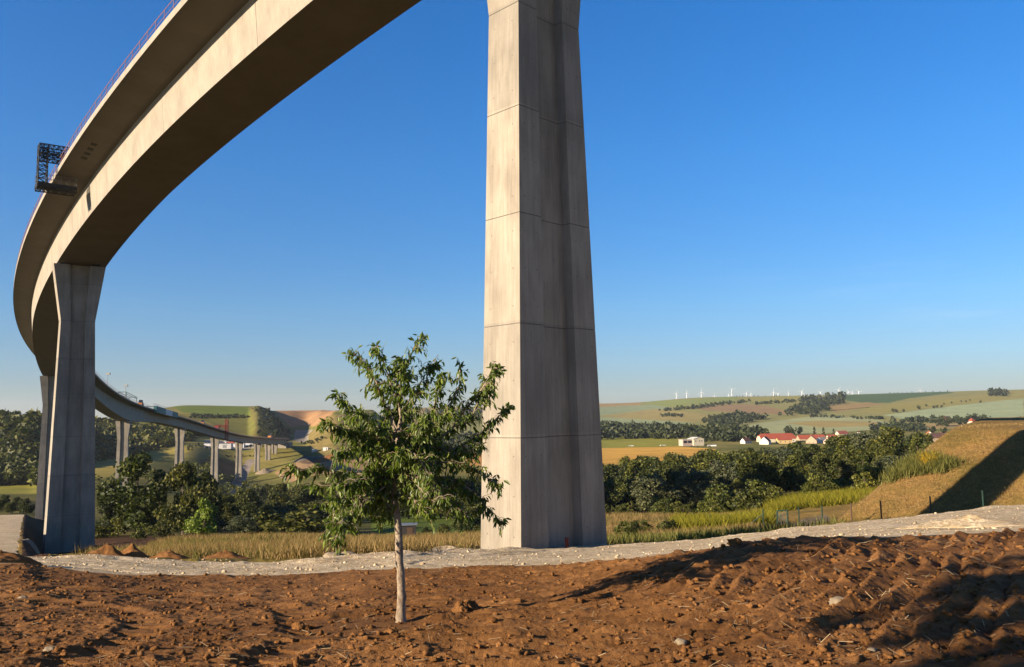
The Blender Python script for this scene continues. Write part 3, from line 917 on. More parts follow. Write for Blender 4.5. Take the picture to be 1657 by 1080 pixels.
def herm(k, v, x):
    mm = np.gradient(v, k)
    i = np.clip(np.searchsorted(k, x) - 1, 0, len(k) - 2)
    h = k[i + 1] - k[i]
    t = (x - k[i]) / h
    return (2 * t**3 - 3 * t**2 + 1) * v[i] + (t**3 - 2 * t**2 + t) * h * mm[i] + (-2 * t**3 + 3 * t**2) * v[i + 1] + (t**3 - t**2) * h * mm[i + 1]
BZ = herm(ZK, ZV, S)
BD = np.convolve(np.pad(np.interp(S, DK, DV), 5, 'edge'), np.ones(11) / 11, 'valid')

def bp(s, off, dz, rel='top'):
    """point on the viaduct: metres along, metres to the right, metres above the deck (or soffit)"""
    a = np.interp(s, S, ha)
    x, y, z, d = (np.interp(s, S, k) for k in (BX, BY, BZ, BD))
    z = z + dz - (d if rel == 'soffit' else 0) - 0.015 * off
    return Vector((float(x + math.cos(a) * off), float(y - math.sin(a) * off), float(z)))

viaduct = empty('viaduct', bp(0, 0, 0, 'soffit'), 0, 'tall curved concrete box girder viaduct on tapered piers crossing the valley', 'bridge')
VLOC = Vector(viaduct.location)

def vbuild(mb, name, mats, parent=None, smooth=False):
    par = parent or viaduct
    off = VLOC if parent is None else VLOC + Vector(parent.location)
    mb.v = [tuple(Vector(p) - off) for p in mb.v]
    return mb.build(name, mats, par, smooth)

# girder: hollow box with wide cantilevers, swept along the curve
sec_t = [(-HALF, 0.10), (-HALF, -0.52), (-HALF + 0.28, -0.60), (-4.3, -0.80), (-3.5, -0.92), (-WEB, -1.02)]
gs = [s for s in S if -97 <= s <= 886]
gb = MB()
rings = []
for s in gs:
    i = int(np.argmin(abs(S - s)))
    d = BD[i]
    pr = [(o, z) for o, z in sec_t] + [(-SOF, -d), (SOF, -d)] + [(-o, z) for o, z in reversed(sec_t)] + [(HALF - 0.45, 0.10), (HALF - 0.45, -0.06), (0, -0.02), (-HALF + 0.45, -0.06), (-HALF + 0.45, 0.10)]
    rings.append([bp(s, o, z) for o, z in pr])
nr = len(rings[0])
allv = [p for r in rings for p in r]
fq = []
for i in range(len(rings) - 1):
    for k in range(nr):
        a, b = i * nr + k, i * nr + (k + 1) % nr
        fq.append((a, b, b + nr, a + nr))
fq.append(tuple(range(nr))[::-1])
fq.append(tuple((len(rings) - 1) * nr + k for k in range(nr)))
gb.add(allv, fq)
nf = len(fq)
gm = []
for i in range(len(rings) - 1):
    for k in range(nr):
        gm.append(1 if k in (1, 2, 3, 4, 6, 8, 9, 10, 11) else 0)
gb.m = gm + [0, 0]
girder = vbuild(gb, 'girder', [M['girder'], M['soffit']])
# casting joints: thin recessed-looking seams across cantilevers, webs and soffit
for s in np.arange(-90, 880, 19.4):
    jb = MB()
    d = float(np.interp(s, S, BD))
    e = 0.004
    path = [(-HALF + 0.30, -0.605), (-4.3, -0.804), (-3.5, -0.924), (-WEB, -1.024)]
    for p in (path, [(-o, z) for o, z in path], [(-SOF, -d - e), (SOF, -d - e)], [(-WEB - e, -1.03), (-SOF - e, -d)], [(WEB + e, -1.03), (SOF + e, -d)]):
        for (o1, z1), (o2, z2) in zip(p[:-1], p[1:]):
            jb.add([bp(s, o1, z1), bp(s, o2, z2), bp(s + 0.07, o2, z2), bp(s + 0.07, o1, z1)], [(0, 1, 2, 3)])
    vbuild(jb, 'casting_joint', M['joint'])
# four blanked openings in the near cantilever
for k in range(4):
    ob = MB()
    s = 62.0 + k * 1.5
    q = [(-5.15, -0.703), (-4.55, -0.776)]
    ob.add([bp(s, *q[0]), bp(s, *q[1]), bp(s + 0.75, *q[1]), bp(s + 0.75, *q[0])], [(0, 1, 2, 3)])
    vbuild(ob, 'formwork_opening', M['hut'])
# railings on both edges
for side in (-1, 1):
    rb = MB()
    for a, b in zip(np.arange(-96, 880, 4.0), np.arange(-92, 884, 4.0)):
        for hgt, w in ((0.62, 0.05), (1.18, 0.07)):
            rb.bar(bp(a, side * (HALF - 0.12), hgt), bp(b, side * (HALF - 0.12), hgt), w)
    for s in np.arange(-96, 884, 2.0):
        rb.bar(bp(s, side * (HALF - 0.12), 0.08), bp(s, side * (HALF - 0.12), 1.22), 0.07)
    vbuild(rb, 'railing', M['rail'])

def pier(s, zbase, W1, rate_w, lifts, zflare_drop, label, detail=True, Wtop=6.6):
    """one H-shaped tapered pier with a flared head; rings of section points from the foot to the head"""
    c = bp(s, 0, 0, 'soffit')
    a = float(np.interp(s, S, ha))
    t = Vector((math.sin(a), math.cos(a), 0))
    n = Vector((math.cos(a), -math.sin(a), 0))
    ztop, zf = c.z - 0.30, c.z - zflare_drop
    loc = Vector((c.x, c.y, zbase)) - VLOC
    mb = MB()
    def dims(z):
        h = zf - z
        if h >= 0:
            return 2.14 + 0.0215 * h, W1 + rate_w * h
        return 2.14, W1 + (Wtop - W1) * (-h / (ztop - zf))
    def ring(z, inset=0.0):
        L, W = dims(z)
        l, w = L / 2 - inset, W / 2 - inset
        r0, rd = 0.20 * W1 + 0.16 * (W - W1), 0.52
        loop = [(-l, -w), (-l, -r0 - 0.06), (-l + rd, -r0), (-l + rd, r0), (-l, r0 + 0.06), (-l, w), (l, w), (l, r0 + 0.06), (l - rd, r0), (l - rd, -r0), (l, -r0 - 0.06), (l, -w)]
        return [Vector((c.x, c.y, 0)) + t * p + n * q + Vector((0, 0, z)) for p, q in loop]
    zs = [zbase - 1.0]
    joints = [zf]
    while joints[-1] - lifts > zbase + 0.6:
        joints.append(joints[-1] - lifts)
    joints = joints[::-1] + [zf + lifts] * (zf + lifts < ztop - 1)
    rs = [ring(zbase - 1.0)]
    mats = []
    for z in joints:
        g = 0.02
        rs += [ring(z - g), ring(z - g * 0.9, 0.02), ring(z + g * 0.9, 0.02), ring(z + g)]
        mats += [0, 1, 1, 1]
    rs.append(ring(ztop))
    mats.append(0)
    vs = [p for r in rs for p in r]
    for i in range(len(rs) - 1):
        mb.cur = mats[i]
        fs = []
        for k in range(12):
            p, q = i * 12 + k, i * 12 + (k + 1) % 12
            fs.append((p, p + 12, q + 12, q))
        mb.m += [mats[i]] * 12
        mb.f += fs
    mb.v = vs
    mb.f.append(tuple((len(rs) - 1) * 12 + k for k in range(12))[::-1])
    mb.m.append(0)
    if detail:          # tie holes in pairs on the flanges of each lift
        mb.cur = 1
        for z0 in [joints[0] - lifts] + joints:
            for fz in (0.16, 0.5, 0.84):
                z = z0 + fz * lifts
                if not zbase < z < ztop - 0.4:
                    continue
                L, W = dims(z)
                r0 = 0.20 * W1 + 0.16 * (W - W1)
                for q in (-W / 2 + 0.35, -r0 - 0.45, r0 + 0.45, W / 2 - 0.35):
                    ctr = Vector((c.x, c.y, z)) + t * (-L / 2 - 0.004) + n * q
                    mb.add([ctr + n * (0.035 * math.cos(b)) + Vector((0, 0, 0.035 * math.sin(b))) for b in [k * math.pi / 3 for k in range(6)]], [tuple(range(6))])
                for q in (-L / 2 + 0.45, L / 2 - 0.45):
                    ctr = Vector((c.x, c.y, z)) + n * (-W / 2 - 0.004) + t * q
                    mb.add([ctr + t * (0.035 * math.cos(b)) + Vector((0, 0, 0.035 * math.sin(b))) for b in [k * math.pi / 3 for k in range(6)]], [tuple(range(6))])
    off = VLOC + loc
    mb.v = [tuple(Vector(p) - off) for p in mb.v]
    o = mb.build('pier', [M['pier'], M['joint']], viaduct)
    o.location = loc
    if label:
        o['label'] = label
    # bearings between head and soffit
    for q in (-2.1, 2.1):
        bb = MB()
        ctr = Vector((c.x, c.y, ztop + 0.16)) + n * q
        bb.box(ctr - off, (0.9, 0.9, 0.34), -a)
        bb.build('bearing', M['steel'], o)
    return o

PIERS = [(1.0, -6.2, 4.57, 0.06, 5.37, 8.1, 'tall near pier with one sunlit face standing by the gravel road'),
         (98.6, -17.5, 4.3, 0.057, 5.37, 8.3, 'shaded pier with a flared head at the left end of the gravel road'),
         (230, -26.5, 4.6, 0.05, 5.37, 8.3, 'pale pier half hidden behind the shaded one'),
         (401, -34.0, 4.6, 0.045, 5.37, 8.3, None), (531, -44.0, 4.6, 0.04, 5.37, 8.3, None), (634, -54.5, 4.6, 0.04, 5.37, 8.3, None),
         (715, -56.0, 4.6, 0.04, 5.37, 8.3, None), (781, -49.0, 4.6, 0.04, 5.37, 8.3, None), (822, -42.0, 4.6, 0.04, 5.37, 8.3, None),
         (848, -35.0, 4.6, 0.04, 5.37, 8.3, None), (-92, -3.0, 4.57, 0.06, 5.37, 8.1, None)]
for k, p in enumerate(PIERS):
    c = bp(p[0], 0, 0)
    zb = min(p[1], zt1(c.x, c.y)) if k > 1 else p[1]
    pier(p[0], zb, *p[2:], detail=k < 3)
# abutment at the far end
ab = MB()
ca = bp(880, 0, 0, 'soffit')
ab.box(ca + Vector((0, 3, -5)), (9, 10, 10), -0.02)
ab.box(ca + Vector((0, 10, -2)), (12.6, 12, 8), -0.02)
vbuild(ab, 'abutment', M['girder'])

# ------------------------------------------------------------------ vegetation builders
def leaf_quads(P, size, rng, droop=0.0, aspect=0.75):
    """a small bent leaf-clump face at every point of P"""
    n = len(P)
    a = rng.normal(size=(n, 3))
    a /= np.linalg.norm(a, axis=1, keepdims=True)
    b = rng.normal(size=(n, 3))
    b -= a * (a * b).sum(1, keepdims=True)
    b /= np.linalg.norm(b, axis=1, keepdims=True)
    s = size * rng.uniform(0.6, 1.35, size=(n, 1))
    a, b = a * s, b * s * aspect
    V = np.stack([P - a, P - b * 0.9, P + a, P + b], 1).reshape(-1, 3)
    return V, np.arange(n * 4).reshape(-1, 4)

def crown_points(lobes, n, rng, shell=0.62):
    """points gathered near the skins of many overlapping lobes"""
    L = np.array(lobes)
    w = L[:, 3] * L[:, 4]
    k = rng.choice(len(L), n, p=w / w.sum())
    d = rng.normal(size=(n, 3))
    d /= np.linalg.norm(d, axis=1, keepdims=True)
    r = shell + (1 - shell) * rng.random((n, 1))**0.6
    r *= rng.uniform(0.70, 1.0, size=(n, 1)) + 0.42 * rng.random((n, 1))**4
    return L[k, :3] + d * r * L[k][:, [3, 3, 4]]

def tree_proto(name, seed, H, Wd, crown_base, nl, leaf, mat, kind='broad', trunk_r=0.2):
    rng = np.random.default_rng(seed)
    root = empty(name, (0, 0, 0))
    lobes, limbs = [], []
    hc = H - crown_base
    ncl = {'broad': 30, 'tall': 30, 'bush': 18, 'willow': 30, 'sapling': 6}[kind]
    for k in range(ncl):
        f = rng.random()
        z = crown_base + hc * (0.06 + 0.88 * f)
        prof = {'broad': math.sin(math.pi * min(1, 0.18 + 0.74 * f))**0.7, 'tall': (1 - 0.75 * f) * min(1, 0.55 + f * 2.2),
                'bush': math.sqrt(max(0.05, 1 - f * f)), 'willow': math.sin(math.pi * min(1, 0.22 + 0.70 * f)), 'sapling': math.sin(math.pi * min(1, 0.2 + 0.7 * f))}[kind]
        ang = rng.random() * 6.283
        rad = Wd / 2 * prof * rng.uniform(0.30, 1.02)
        sz = Wd * rng.uniform(0.075, 0.215) * (0.7 + 0.5 * prof)
        p = np.array([math.cos(ang) * rad, math.sin(ang) * rad, z])
        lobes.append((*p, sz, sz * rng.uniform(0.65, 1.0)))
        limbs.append(p)
    P = crown_points(lobes, nl, rng)
    V, Q = leaf_quads(P, leaf, rng)
    V[:, 2] = np.maximum(V[:, 2], 0.02)
    mesh_np('crown', V, Q, mat, root)
    mb = MB()
    if kind != 'bush':
        lean = rng.normal(size=2) * 0.03 * H
        mb.tube([(0, 0, -0.6), (0, 0, 0.3), (lean[0] * 0.4, lean[1] * 0.4, crown_base + 0.2 * hc), (lean[0], lean[1], H * 0.88)], [trunk_r * 1.4, trunk_r, trunk_r * 0.65, 0.03], 7)
        for p in limbs[:12]:
            z0 = max(0.25 * crown_base, p[2] - 0.5 * np.hypot(p[0], p[1]) - 0.6)
            mb.tube([(lean[0] * z0 / H, lean[1] * z0 / H, z0), (p[0] * 0.5, p[1] * 0.5, (z0 + p[2]) / 2 + 0.1), tuple(p)], [trunk_r * 0.42, trunk_r * 0.26, 0.03], 5)
    else:
        for p in limbs[:9]:
            mb.tube([(0, 0, -0.3), (p[0] * 0.4, p[1] * 0.4, p[2] * 0.5), tuple(p)], [0.08, 0.06, 0.02], 4)
    mb.build('trunk' if kind != 'bush' else 'stem', M['bark'], root)
    return root

PROTO = {
    'oak': tree_proto('broadleaf_tree', 11, 10, 9.0, 1.2, 5780, 0.245, M['tree_dark'], 'broad', 0.26),
    'ash': tree_proto('broadleaf_tree', 12, 10, 7.0, 1.0, 5100, 0.223, M['tree_mid'], 'broad', 0.22),
    'maple': tree_proto('broadleaf_tree', 15, 10, 8.0, 0.8, 5440, 0.238, M['tree_dark'], 'broad', 0.24),
    'tall': tree_proto('broadleaf_tree', 13, 10, 5.6, 0.7, 4420, 0.202, M['tree_mid'], 'tall', 0.2),
    'willow': tree_proto('willow_tree', 14, 10, 8.0, 0.6, 5440, 0.223, M['tree_grey'], 'willow', 0.24),
    'bush': tree_proto('bush', 16, 4, 5.4, 0.0, 1500, 0.20, M['tree_mid'], 'bush'),
    'darkbush': tree_proto('bush', 17, 4, 5.4, 0.0, 1500, 0.20, M['tree_dark'], 'bush'),
    'lime': tree_proto('bush', 18, 6, 5.2, 0.0, 2600, 0.19, M['tree_lime'], 'tall', 0.1),
    'sapling': tree_proto('sapling', 19, 4, 2.2, 1.5, 420, 0.12, M['tree_mid'], 'sapling', 0.05),
    'far': tree_proto('field_tree', 20, 8, 7.5, 0.5, 420, 0.55, M['far_wood'], 'broad', 0.3),
    'conifer': tree_proto('spruce_tree', 21, 10, 5.0, 0.4, 1500, 0.30, M['far_wood'], 'tall', 0.2),
}
PROTO_H = {'oak': 10, 'ash': 10, 'maple': 10, 'tall': 10, 'willow': 10, 'bush': 4, 'darkbush': 4, 'lime': 6, 'sapling': 4, 'far': 8, 'conifer': 10}
USED = set()

def plant(kind, loc, h, label, cat, group, wide=1.0):
    if kind not in USED:
        o = PROTO[kind]
        USED.add(kind)
    else:
        o = copy_tree(PROTO[kind])
    s = h / PROTO_H[kind]
    w = s * wide
    o.location = loc
    o.scale = (w, w, s)
    o.rotation_euler = (0, 0, random.uniform(0, 6.28))
    tag(o, label, cat, group)
    return o

def top_z(u, v, d):
    return at(u, v, d)[2]

def wood(u0, u1, d0, d1, n, topline, kinds, label, group, fill=(0.45, 0.95), back=0.35, mind=5.0, hmax=24, wide=(0.95, 1.3)):
    """scatter trees between two pixel columns; the back ones reach the tree line of the photograph"""
    tl_u, tl_v = zip(*topline)
    pts = []
    tries = 0
    while len(pts) < n and tries < n * 40:
        tries += 1
        u = random.uniform(u0, u1)
        f = random.random()
        d = d0 * (d1 / d0)**f
        p = gp(u, d)
        if any((p - q).length < mind * (0.6 + d / 350.0) for q in pts):
            continue
        pts.append(p)
        v = float(np.interp(u, tl_u, tl_v))
        full = top_z(u, v, d) - p.z
        if f > 1 - back:
            h = full * random.uniform(0.86, 1.03)
        else:
            h = full * random.uniform(*fill)
        h = min(hmax, max(2.5, h))
        k = random.choice(kinds)
        plant(k, p, h, label[k] if isinstance(label, dict) else label, 'tree', group[k] if isinstance(group, dict) else group, random.uniform(*wide) * min(1.5, max(1.0, 9.0 / h)))
    return pts

random.seed(21)
TL_R = [(960, 752), (985, 750), (1012, 742), (1030, 740), (1043, 732), (1060, 748), (1080, 738), (1092, 727), (1110, 736), (1150, 728), (1180, 724), (1205, 720), (1240, 718), (1262, 721), (1290, 715), (1330, 717), (1345, 714), (1365, 702), (1395, 696), (1440, 692), (1465, 698), (1490, 700), (1515, 712), (1540, 716)]
LR = {'oak': 'dark green broadleaf tree in the valley wood between the near pier and the grassy embankment',
      'ash': 'narrower mid green tree in the valley wood between the near pier and the grassy embankment',
      'maple': 'dark round-headed tree in the valley wood between the near pier and the grassy embankment',
      'willow': 'grey-green willow in the valley wood between the near pier and the grassy embankment',
      'tall': 'slim olive tree in the valley wood between the near pier and the grassy embankment'}
GR = {k: 'valley wood right of the near pier, %s' % w for k, w in (('oak', 'dark broadleaf trees'), ('ash', 'mid green trees'), ('maple', 'round-headed trees'), ('willow', 'willows'), ('tall', 'slim trees'))}
wood(955, 1545, 170, 400, 104, TL_R, ['oak', 'oak', 'maple', 'ash', 'maple', 'willow', 'tall'], LR, GR, (0.42, 0.92), 0.5, 5.0, 24, (0.75, 1.35))
wood(790, 955, 190, 400, 26, [(790, 762), (955, 752)], ['oak', 'maple', 'ash', 'willow'], {k: w + ' in the valley wood straight behind the near pier' for k, w in (('oak', 'dark broadleaf tree'), ('maple', 'dark round-headed tree'), ('ash', 'mid green tree'), ('willow', 'grey-green willow'))}, {k: 'valley wood behind the near pier, ' + k for k in ('oak', 'maple', 'ash', 'willow')}, (0.5, 0.9), 0.4, 5.0)
BL = [(985, 812), (1060, 808), (1100, 806), (1150, 792), (1200, 786), (1260, 776), (1300, 772), (1400, 762), (1440, 752)]
for k in range(44):
    u = random.uniform(980, 1430)
    d = random.uniform(140, 178) if u < 1150 else random.uniform(128, 175)
    p = gp(u, d)
    v = float(np.interp(u, *zip(*BL))) + random.uniform(-4, 22)
    h = min(7.0, max(2.0, top_z(u, v, d) - p.z))
    kk = random.choice(['bush', 'bush', 'darkbush'])
    plant(kk, p, h, {'bush': 'bright olive bush along the front edge of the wood right of the near pier', 'darkbush': 'dark bush along the front edge of the wood right of the near pier'}[kk], 'bush', 'bushes at the wood edge, ' + kk.replace('darkbush', 'dark').replace('bush', 'olive'), random.uniform(0.9, 1.3))

TL_L = [(150, 805), (182, 792), (270, 778), (300, 768), (345, 790), (380, 784), (410, 778), (440, 783), (470, 772), (520, 780), (560, 776), (620, 772), (700, 768), (760, 772), (780, 776)]
LLb = {k: w + ' in the dense wood below the viaduct behind the dry grass' for k, w in (('oak', 'dark broadleaf tree'), ('maple', 'dark round-headed tree'), ('ash', 'mid green tree'), ('willow', 'grey-green willow'), ('darkbush', 'dark bush'), ('tall', 'slim olive tree'))}
GL = {k: 'wood below the viaduct, ' + k for k in LLb}
wood(345, 800, 240, 400, 60, TL_L, ['oak', 'maple', 'willow', 'ash', 'maple'], LLb, GL, (0.5, 0.9), 0.4, 5.0, 20)
wood(150, 560, 140, 215, 30, [(150, 842), (200, 830), (330, 815), (400, 812), (560, 805)], ['darkbush', 'oak', 'maple', 'willow'], LLb, GL, (0.5, 0.95), 0.5, 4.0, 12)
# the few big trees that stand out left of the wood
def solo(kind, u, v_top, d, label, cat, wide=1.0, group=None, hmax=26):
    p = gp(u, d)
    return plant(kind, p, min(hmax, max(1.2, top_z(u, v_top, d) - p.z)), label, cat, group, wide)
solo('ash', 226, 738, 150, 'tall loose-crowned olive tree standing left of the dark clump below the viaduct', 'tree', 1.05)
solo('maple', 192, 776, 158, 'lower tree on the left side of the tall loose-crowned one beside the shaded pier', 'tree', 0.9)
solo('oak', 300, 752, 148, 'broad dark tree between the tall loose-crowned tree and the lime green bush', 'tree', 0.80)
solo('maple', 330, 762, 162, 'dark tree right behind the lime green bush, in front of a far pier', 'tree', 0.75)
solo('lime', 334, 803, 128, 'bright lime green bush at the edge of the dry grass', 'bush', 1.05)
solo('darkbush', 262, 838, 118, 'low dark bush at the foot of the broad dark tree', 'bush', 0.9)
solo('bush', 196, 840, 150, 'scrubby bush on brown earth right of the shaded pier', 'bush', 1.3)
solo('bush', 238, 848, 132, 'scrubby olive bush in the rough grass left of the low dark one', 'bush', 1.2)
for u, vt, d in ((716, 846, 150), (742, 838, 158), (766, 834, 150), (690, 852, 146), (775, 848, 140)):
    solo('darkbush', u, vt, d, 'dark rounded bush at the near end of the green meadow beside the near pier', 'bush', 1.2, 'bushes by the green meadow')
for u, vt, d in ((5, 806, 255), (22, 812, 250), (38, 816, 262), (48, 806, 240), (12, 800, 290), (33, 804, 285)):
    solo('maple', u, vt, d, 'dark tree at the bend of the pale road on the far left', 'tree', 1.1, 'trees at the road bend')
for u, vt, d, lb in ((985.5, 819, 122, 'staked sapling nearest the near pier'), (1016, 811, 118, 'young sapling second from the near pier'), (1099, 818, 112, 'left one of two saplings standing side by side'), (1110, 820, 114, 'right one of two saplings standing side by side')):
    solo('sapling', u, vt, d, lb + ' in the dry grass before the wood', 'sapling', 1.2)
for u, vt, d in ((1004, 858, 66), (1020, 850, 68), (1034, 846, 70)):
    solo('bush', u, vt, d, 'straggling low bush in the dry verge just right of the near pier', 'bush', 1.2, 'straggling verge bushes')
for u, vt, d in ((1068, 842, 74), (1078, 840, 75)):
    solo('darkbush', u, vt, d, 'small dark bramble left of the yellow-green patch', 'bush', 1.1, 'brambles by the yellow patch')
# trees of the village and single field trees
for u, vt, d, k in ((1273, 688, 1150, 'far'), (1281, 692, 1140, 'far'), (1293, 690, 1160, 'far'), (1316, 691, 1120, 'conifer'), (1331, 692, 1100, 'conifer'), (1347, 694, 1080, 'conifer'), (1137, 703, 960, 'far'), (1139, 708, 940, 'far'), (1150, 710, 950, 'far'), (1168, 706, 960, 'far'), (1184, 704, 980, 'far'), (1212, 700, 1040, 'far'), (1098, 720.5, 900, 'far'),
                    (1521, 672, 1400, 'far'), (1528, 675, 1380, 'far'), (1574, 668, 1500, 'far'), (1589, 670, 1500, 'far'), (1596, 672, 1480, 'far'), (1551, 676, 1400, 'far'), (1508, 689, 1150, 'far'), (1526, 691, 1120, 'far'), (1544, 692, 1100, 'far'), (1562, 676, 1450, 'far'), (1606, 676, 1450, 'conifer'), (1622, 676, 1450, 'conifer'), (1640, 675, 1450, 'far'), (1652, 674, 1450, 'far')):
    solo(k, u, vt, d, 'small far tree standing among the village houses' if k == 'far' else 'dark pointed conifer among the village houses', 'tree', 1.0, 'village trees' if k == 'far' else 'village conifers', 18)
def field_tree(u, v, hpx, label, group, dmin=1200, kind='far', wide=1.0):
    p = hit(u, v, dmin)
    if p is None:
        return
    plant(kind, p, max(3.0, hpx * p.y / FPX), label, 'tree', group, wide)
for u, v, h in ((1445, 667, 6), (1451, 668, 6), (1463, 667, 5), (1487, 663, 7), (1499, 658, 4), (1511, 661, 5), (1517, 660, 5), (1524, 660, 5), (1528, 655, 3), (1540, 653, 3), (1556, 651, 3), (1563, 651, 3), (1570, 649, 3), (1587, 652, 4)):
    field_tree(u, v, h, 'lone round tree on the boundary between the pale fields of the far slope', 'lone trees on the far slope')
for k in range(30):
    u = 1310 + k * 3.3
    field_tree(u, 668.5 - (u - 1310) * 0.085, 1.8, 'tiny roadside tree in the row climbing the far slope', 'avenue on the far slope', 1300)
for u in [1186, 1190, 1193.5, 1198, 1203, 1210, 1222, 1228, 1240, 1252, 1255, 1258, 1262, 1280, 1294, 1301, 1305, 1308, 1312, 1324, 1329, 1334, 1338, 1341, 1350, 1358, 1366, 1374, 1442, 1449, 1455, 1462, 1470, 1478, 1490, 1500, 1512, 1524, 1536]:
    p = gp(u, 3560)
    plant('far', p, random.uniform(3.5, 6.5), 'tiny tree in the row along the skyline of the far ridge', 'tree', 'trees on the skyline', 0.8)

# far woods and hedges that read as one mass: many small crowns in one sheet
def wood_mass(name, polys, n, hpx, dmin, dmax, label, faces=26, mat='far_wood', clump=0.30):
    rng = np.random.default_rng(len(name) * 7 + n)
    Vs, tot = [], 0
    for poly, share in polys:
        us, vs = [p[0] for p in poly], [p[1] for p in poly]
        cnt, tries = 0, 0
        while cnt < share and tries < share * 30:
            tries += 1
            u, v = random.uniform(min(us), max(us)), random.uniform(min(vs), max(vs))
            if not in_poly(np.array([u]), np.array([v]), poly)[0]:
                continue
            p = hit(u, v, dmin, dmax)
            if p is None:
                continue
            cnt += 1
            h = hpx * random.uniform(0.6, 1.3) * p.y / FPX
            w = h * random.uniform(0.40, 0.62)
            P = crown_points([(0, 0, h * 0.45, w, h * 0.5), (w * 0.5, 0.2 * w, h * 0.35, w * 0.7, h * 0.35), (-w * 0.4, -w * 0.3, h * 0.7, w * 0.55, h * 0.32)], faces, rng, 0.7)
            V, Q = leaf_quads(P + np.array([p.x, p.y, p.z]), h * clump, rng)
            Vs.append(V)
    V = np.concatenate(Vs)
    o = mesh_np(name, V, np.arange(len(V)).reshape(-1, 4), M[mat])
    tag(o, label, 'wood', None, 'stuff')
    return o

wood_mass('hillside_wood', [([(-40, 660), (30, 655), (62, 650), (75, 660), (75, 783), (60, 786), (-40, 788)], 900)], 900, 19, 430, 1000, 'dense dark wood covering the steep hillside at the left edge', 60, 'tree_dark', 0.2)
wood_mass('slope_wood', [([(140, 690), (200, 690), (290, 700), (330, 706), (300, 716), (210, 742), (140, 752)], 420)], 420, 14, 520, 1200, 'dark wood on the slope seen under the far viaduct deck', 40, 'tree_dark', 0.22)
wood_mass('valley_wood', [([(960, 700), (1045, 697), (1100, 698), (1150, 700), (1240, 704), (1240, 714), (1180, 716), (1100, 711), (960, 712)], 360), ([(560, 716), (790, 712), (790, 735), (560, 745)], 220)], 580, 13, 900, 2100, 'belt of dark trees along the valley floor behind the yellow field', 36, 'far_wood', 0.22)
wood_mass('far_wood', [([(1132, 682), (1200, 673), (1245, 678), (1200, 687), (1170, 695), (1150, 691)], 130), ([(1300, 646), (1365, 643), (1372, 651), (1330, 661), (1345, 665), (1310, 673), (1262, 674), (1257, 666), (1295, 661)], 130),
                       ([(1602, 637), (1630, 636), (1626, 642), (1602, 642)], 30), ([(1410, 691), (1450, 688), (1495, 689), (1495, 700), (1410, 700)], 80), ([(1440, 682), (1560, 679), (1600, 683), (1560, 686), (1445, 685)], 60), ([(960, 690), (1060, 690), (1150, 696), (1140, 702), (960, 700)], 160),
                       ([(690, 668), (790, 666), (790, 680), (690, 682)], 80)], 600, 8, 1200, 3900, 'small dark woods scattered over the far slopes', 24, 'far_wood', 0.24)
wood_mass('far_hedge', [([(1066, 664), (1140, 656), (1215, 648), (1215, 651), (1140, 661), (1068, 667)], 120), ([(1065, 670), (1105, 673), (1105, 676), (1066, 675)], 36), ([(1220, 654), (1300, 648), (1300, 651), (1222, 656)], 60), ([(1312, 672), (1430, 677), (1430, 680), (1312, 676)], 70),
                         ([(306, 672), (405, 674), (405, 677.5), (308, 678)], 110), ([(405, 658), (436, 664), (470, 702), (455, 710), (416, 706), (418, 680)], 150), ([(300, 720), (420, 716), (425, 724), (300, 730)], 40), ([(330, 740), (420, 738), (420, 742), (340, 746)], 20), ([(480, 720), (560, 700), (560, 705), (490, 724)], 24)], 630, 3.8, 750, 3900, 'dark hedges between the far fields and along the cutting', 22, 'far_wood', 0.28)
wood_mass('scrub', [([(150, 775), (345, 755), (400, 790), (560, 792), (780, 790), (780, 800), (150, 800)], 260)], 260, 9, 380, 720, 'scattered green scrub on the valley floor below the viaduct', 36, 'tree_mid', 0.2)

# ------------------------------------------------------------------ grass and herbs
def tufts(name, spots, hgt, nb, width, mat, label, spread=0.25, lean=0.35):
    """spots: (x, y, z) array; every tuft is nb tapering blades"""
    rng = np.random.default_rng(len(name) + len(spots))
    P = np.repeat(spots, nb, 0)
    n = len(P)
    P = P + np.concatenate([rng.normal(size=(n, 2)) * spread, np.zeros((n, 1))], 1)
    h = hgt * rng.uniform(0.5, 1.25, (n, 1))
    a = rng.random((n, 1)) * 6.283
    w = width * rng.uniform(0.6, 1.3, (n, 1))
    side = np.concatenate([np.cos(a), np.sin(a), 0 * a], 1)
    tip = np.concatenate([rng.normal(size=(n, 2)) * lean * h, h], 1)
    V = np.stack([P - side * w, P + side * w, P + tip * 0.55 + side * w * 0.7, P + tip, P + tip * 0.5 - side * w * 0.7], 1)
    V = V.reshape(-1, 3)
    b = np.arange(n)[:, None] * 5
    Q = np.concatenate([b + np.array([[0, 1, 2, 4]]), b + np.array([[4, 2, 3, 3]])], 0)
    Q1 = b + np.array([[0, 1, 2, 4]])
    T = b + np.array([[4, 2, 3]])
    me = bpy.data.meshes.new(name)
    me.vertices.add(len(V))
    me.vertices.foreach_set('co', V.astype(np.float32).ravel())
    loops = np.concatenate([Q1.ravel(), T.ravel()]).astype(np.int32)
    me.loops.add(len(loops))
    me.loops.foreach_set('vertex_index', loops)
    me.polygons.add(2 * n)
    me.polygons.foreach_set('loop_start', np.concatenate([np.arange(n) * 4, 4 * n + np.arange(n) * 3]).astype(np.int32))
    me.polygons.foreach_set('loop_total', np.concatenate([np.full(n, 4), np.full(n, 3)]).astype(np.int32))
    me.update(calc_edges=True)
    me.materials.append(M[mat])
    o = bpy.data.objects.new(name, me)
    COL.objects.link(o)
    return tag(o, label, 'grass' if 'grass' in name else 'plants', None, 'stuff')

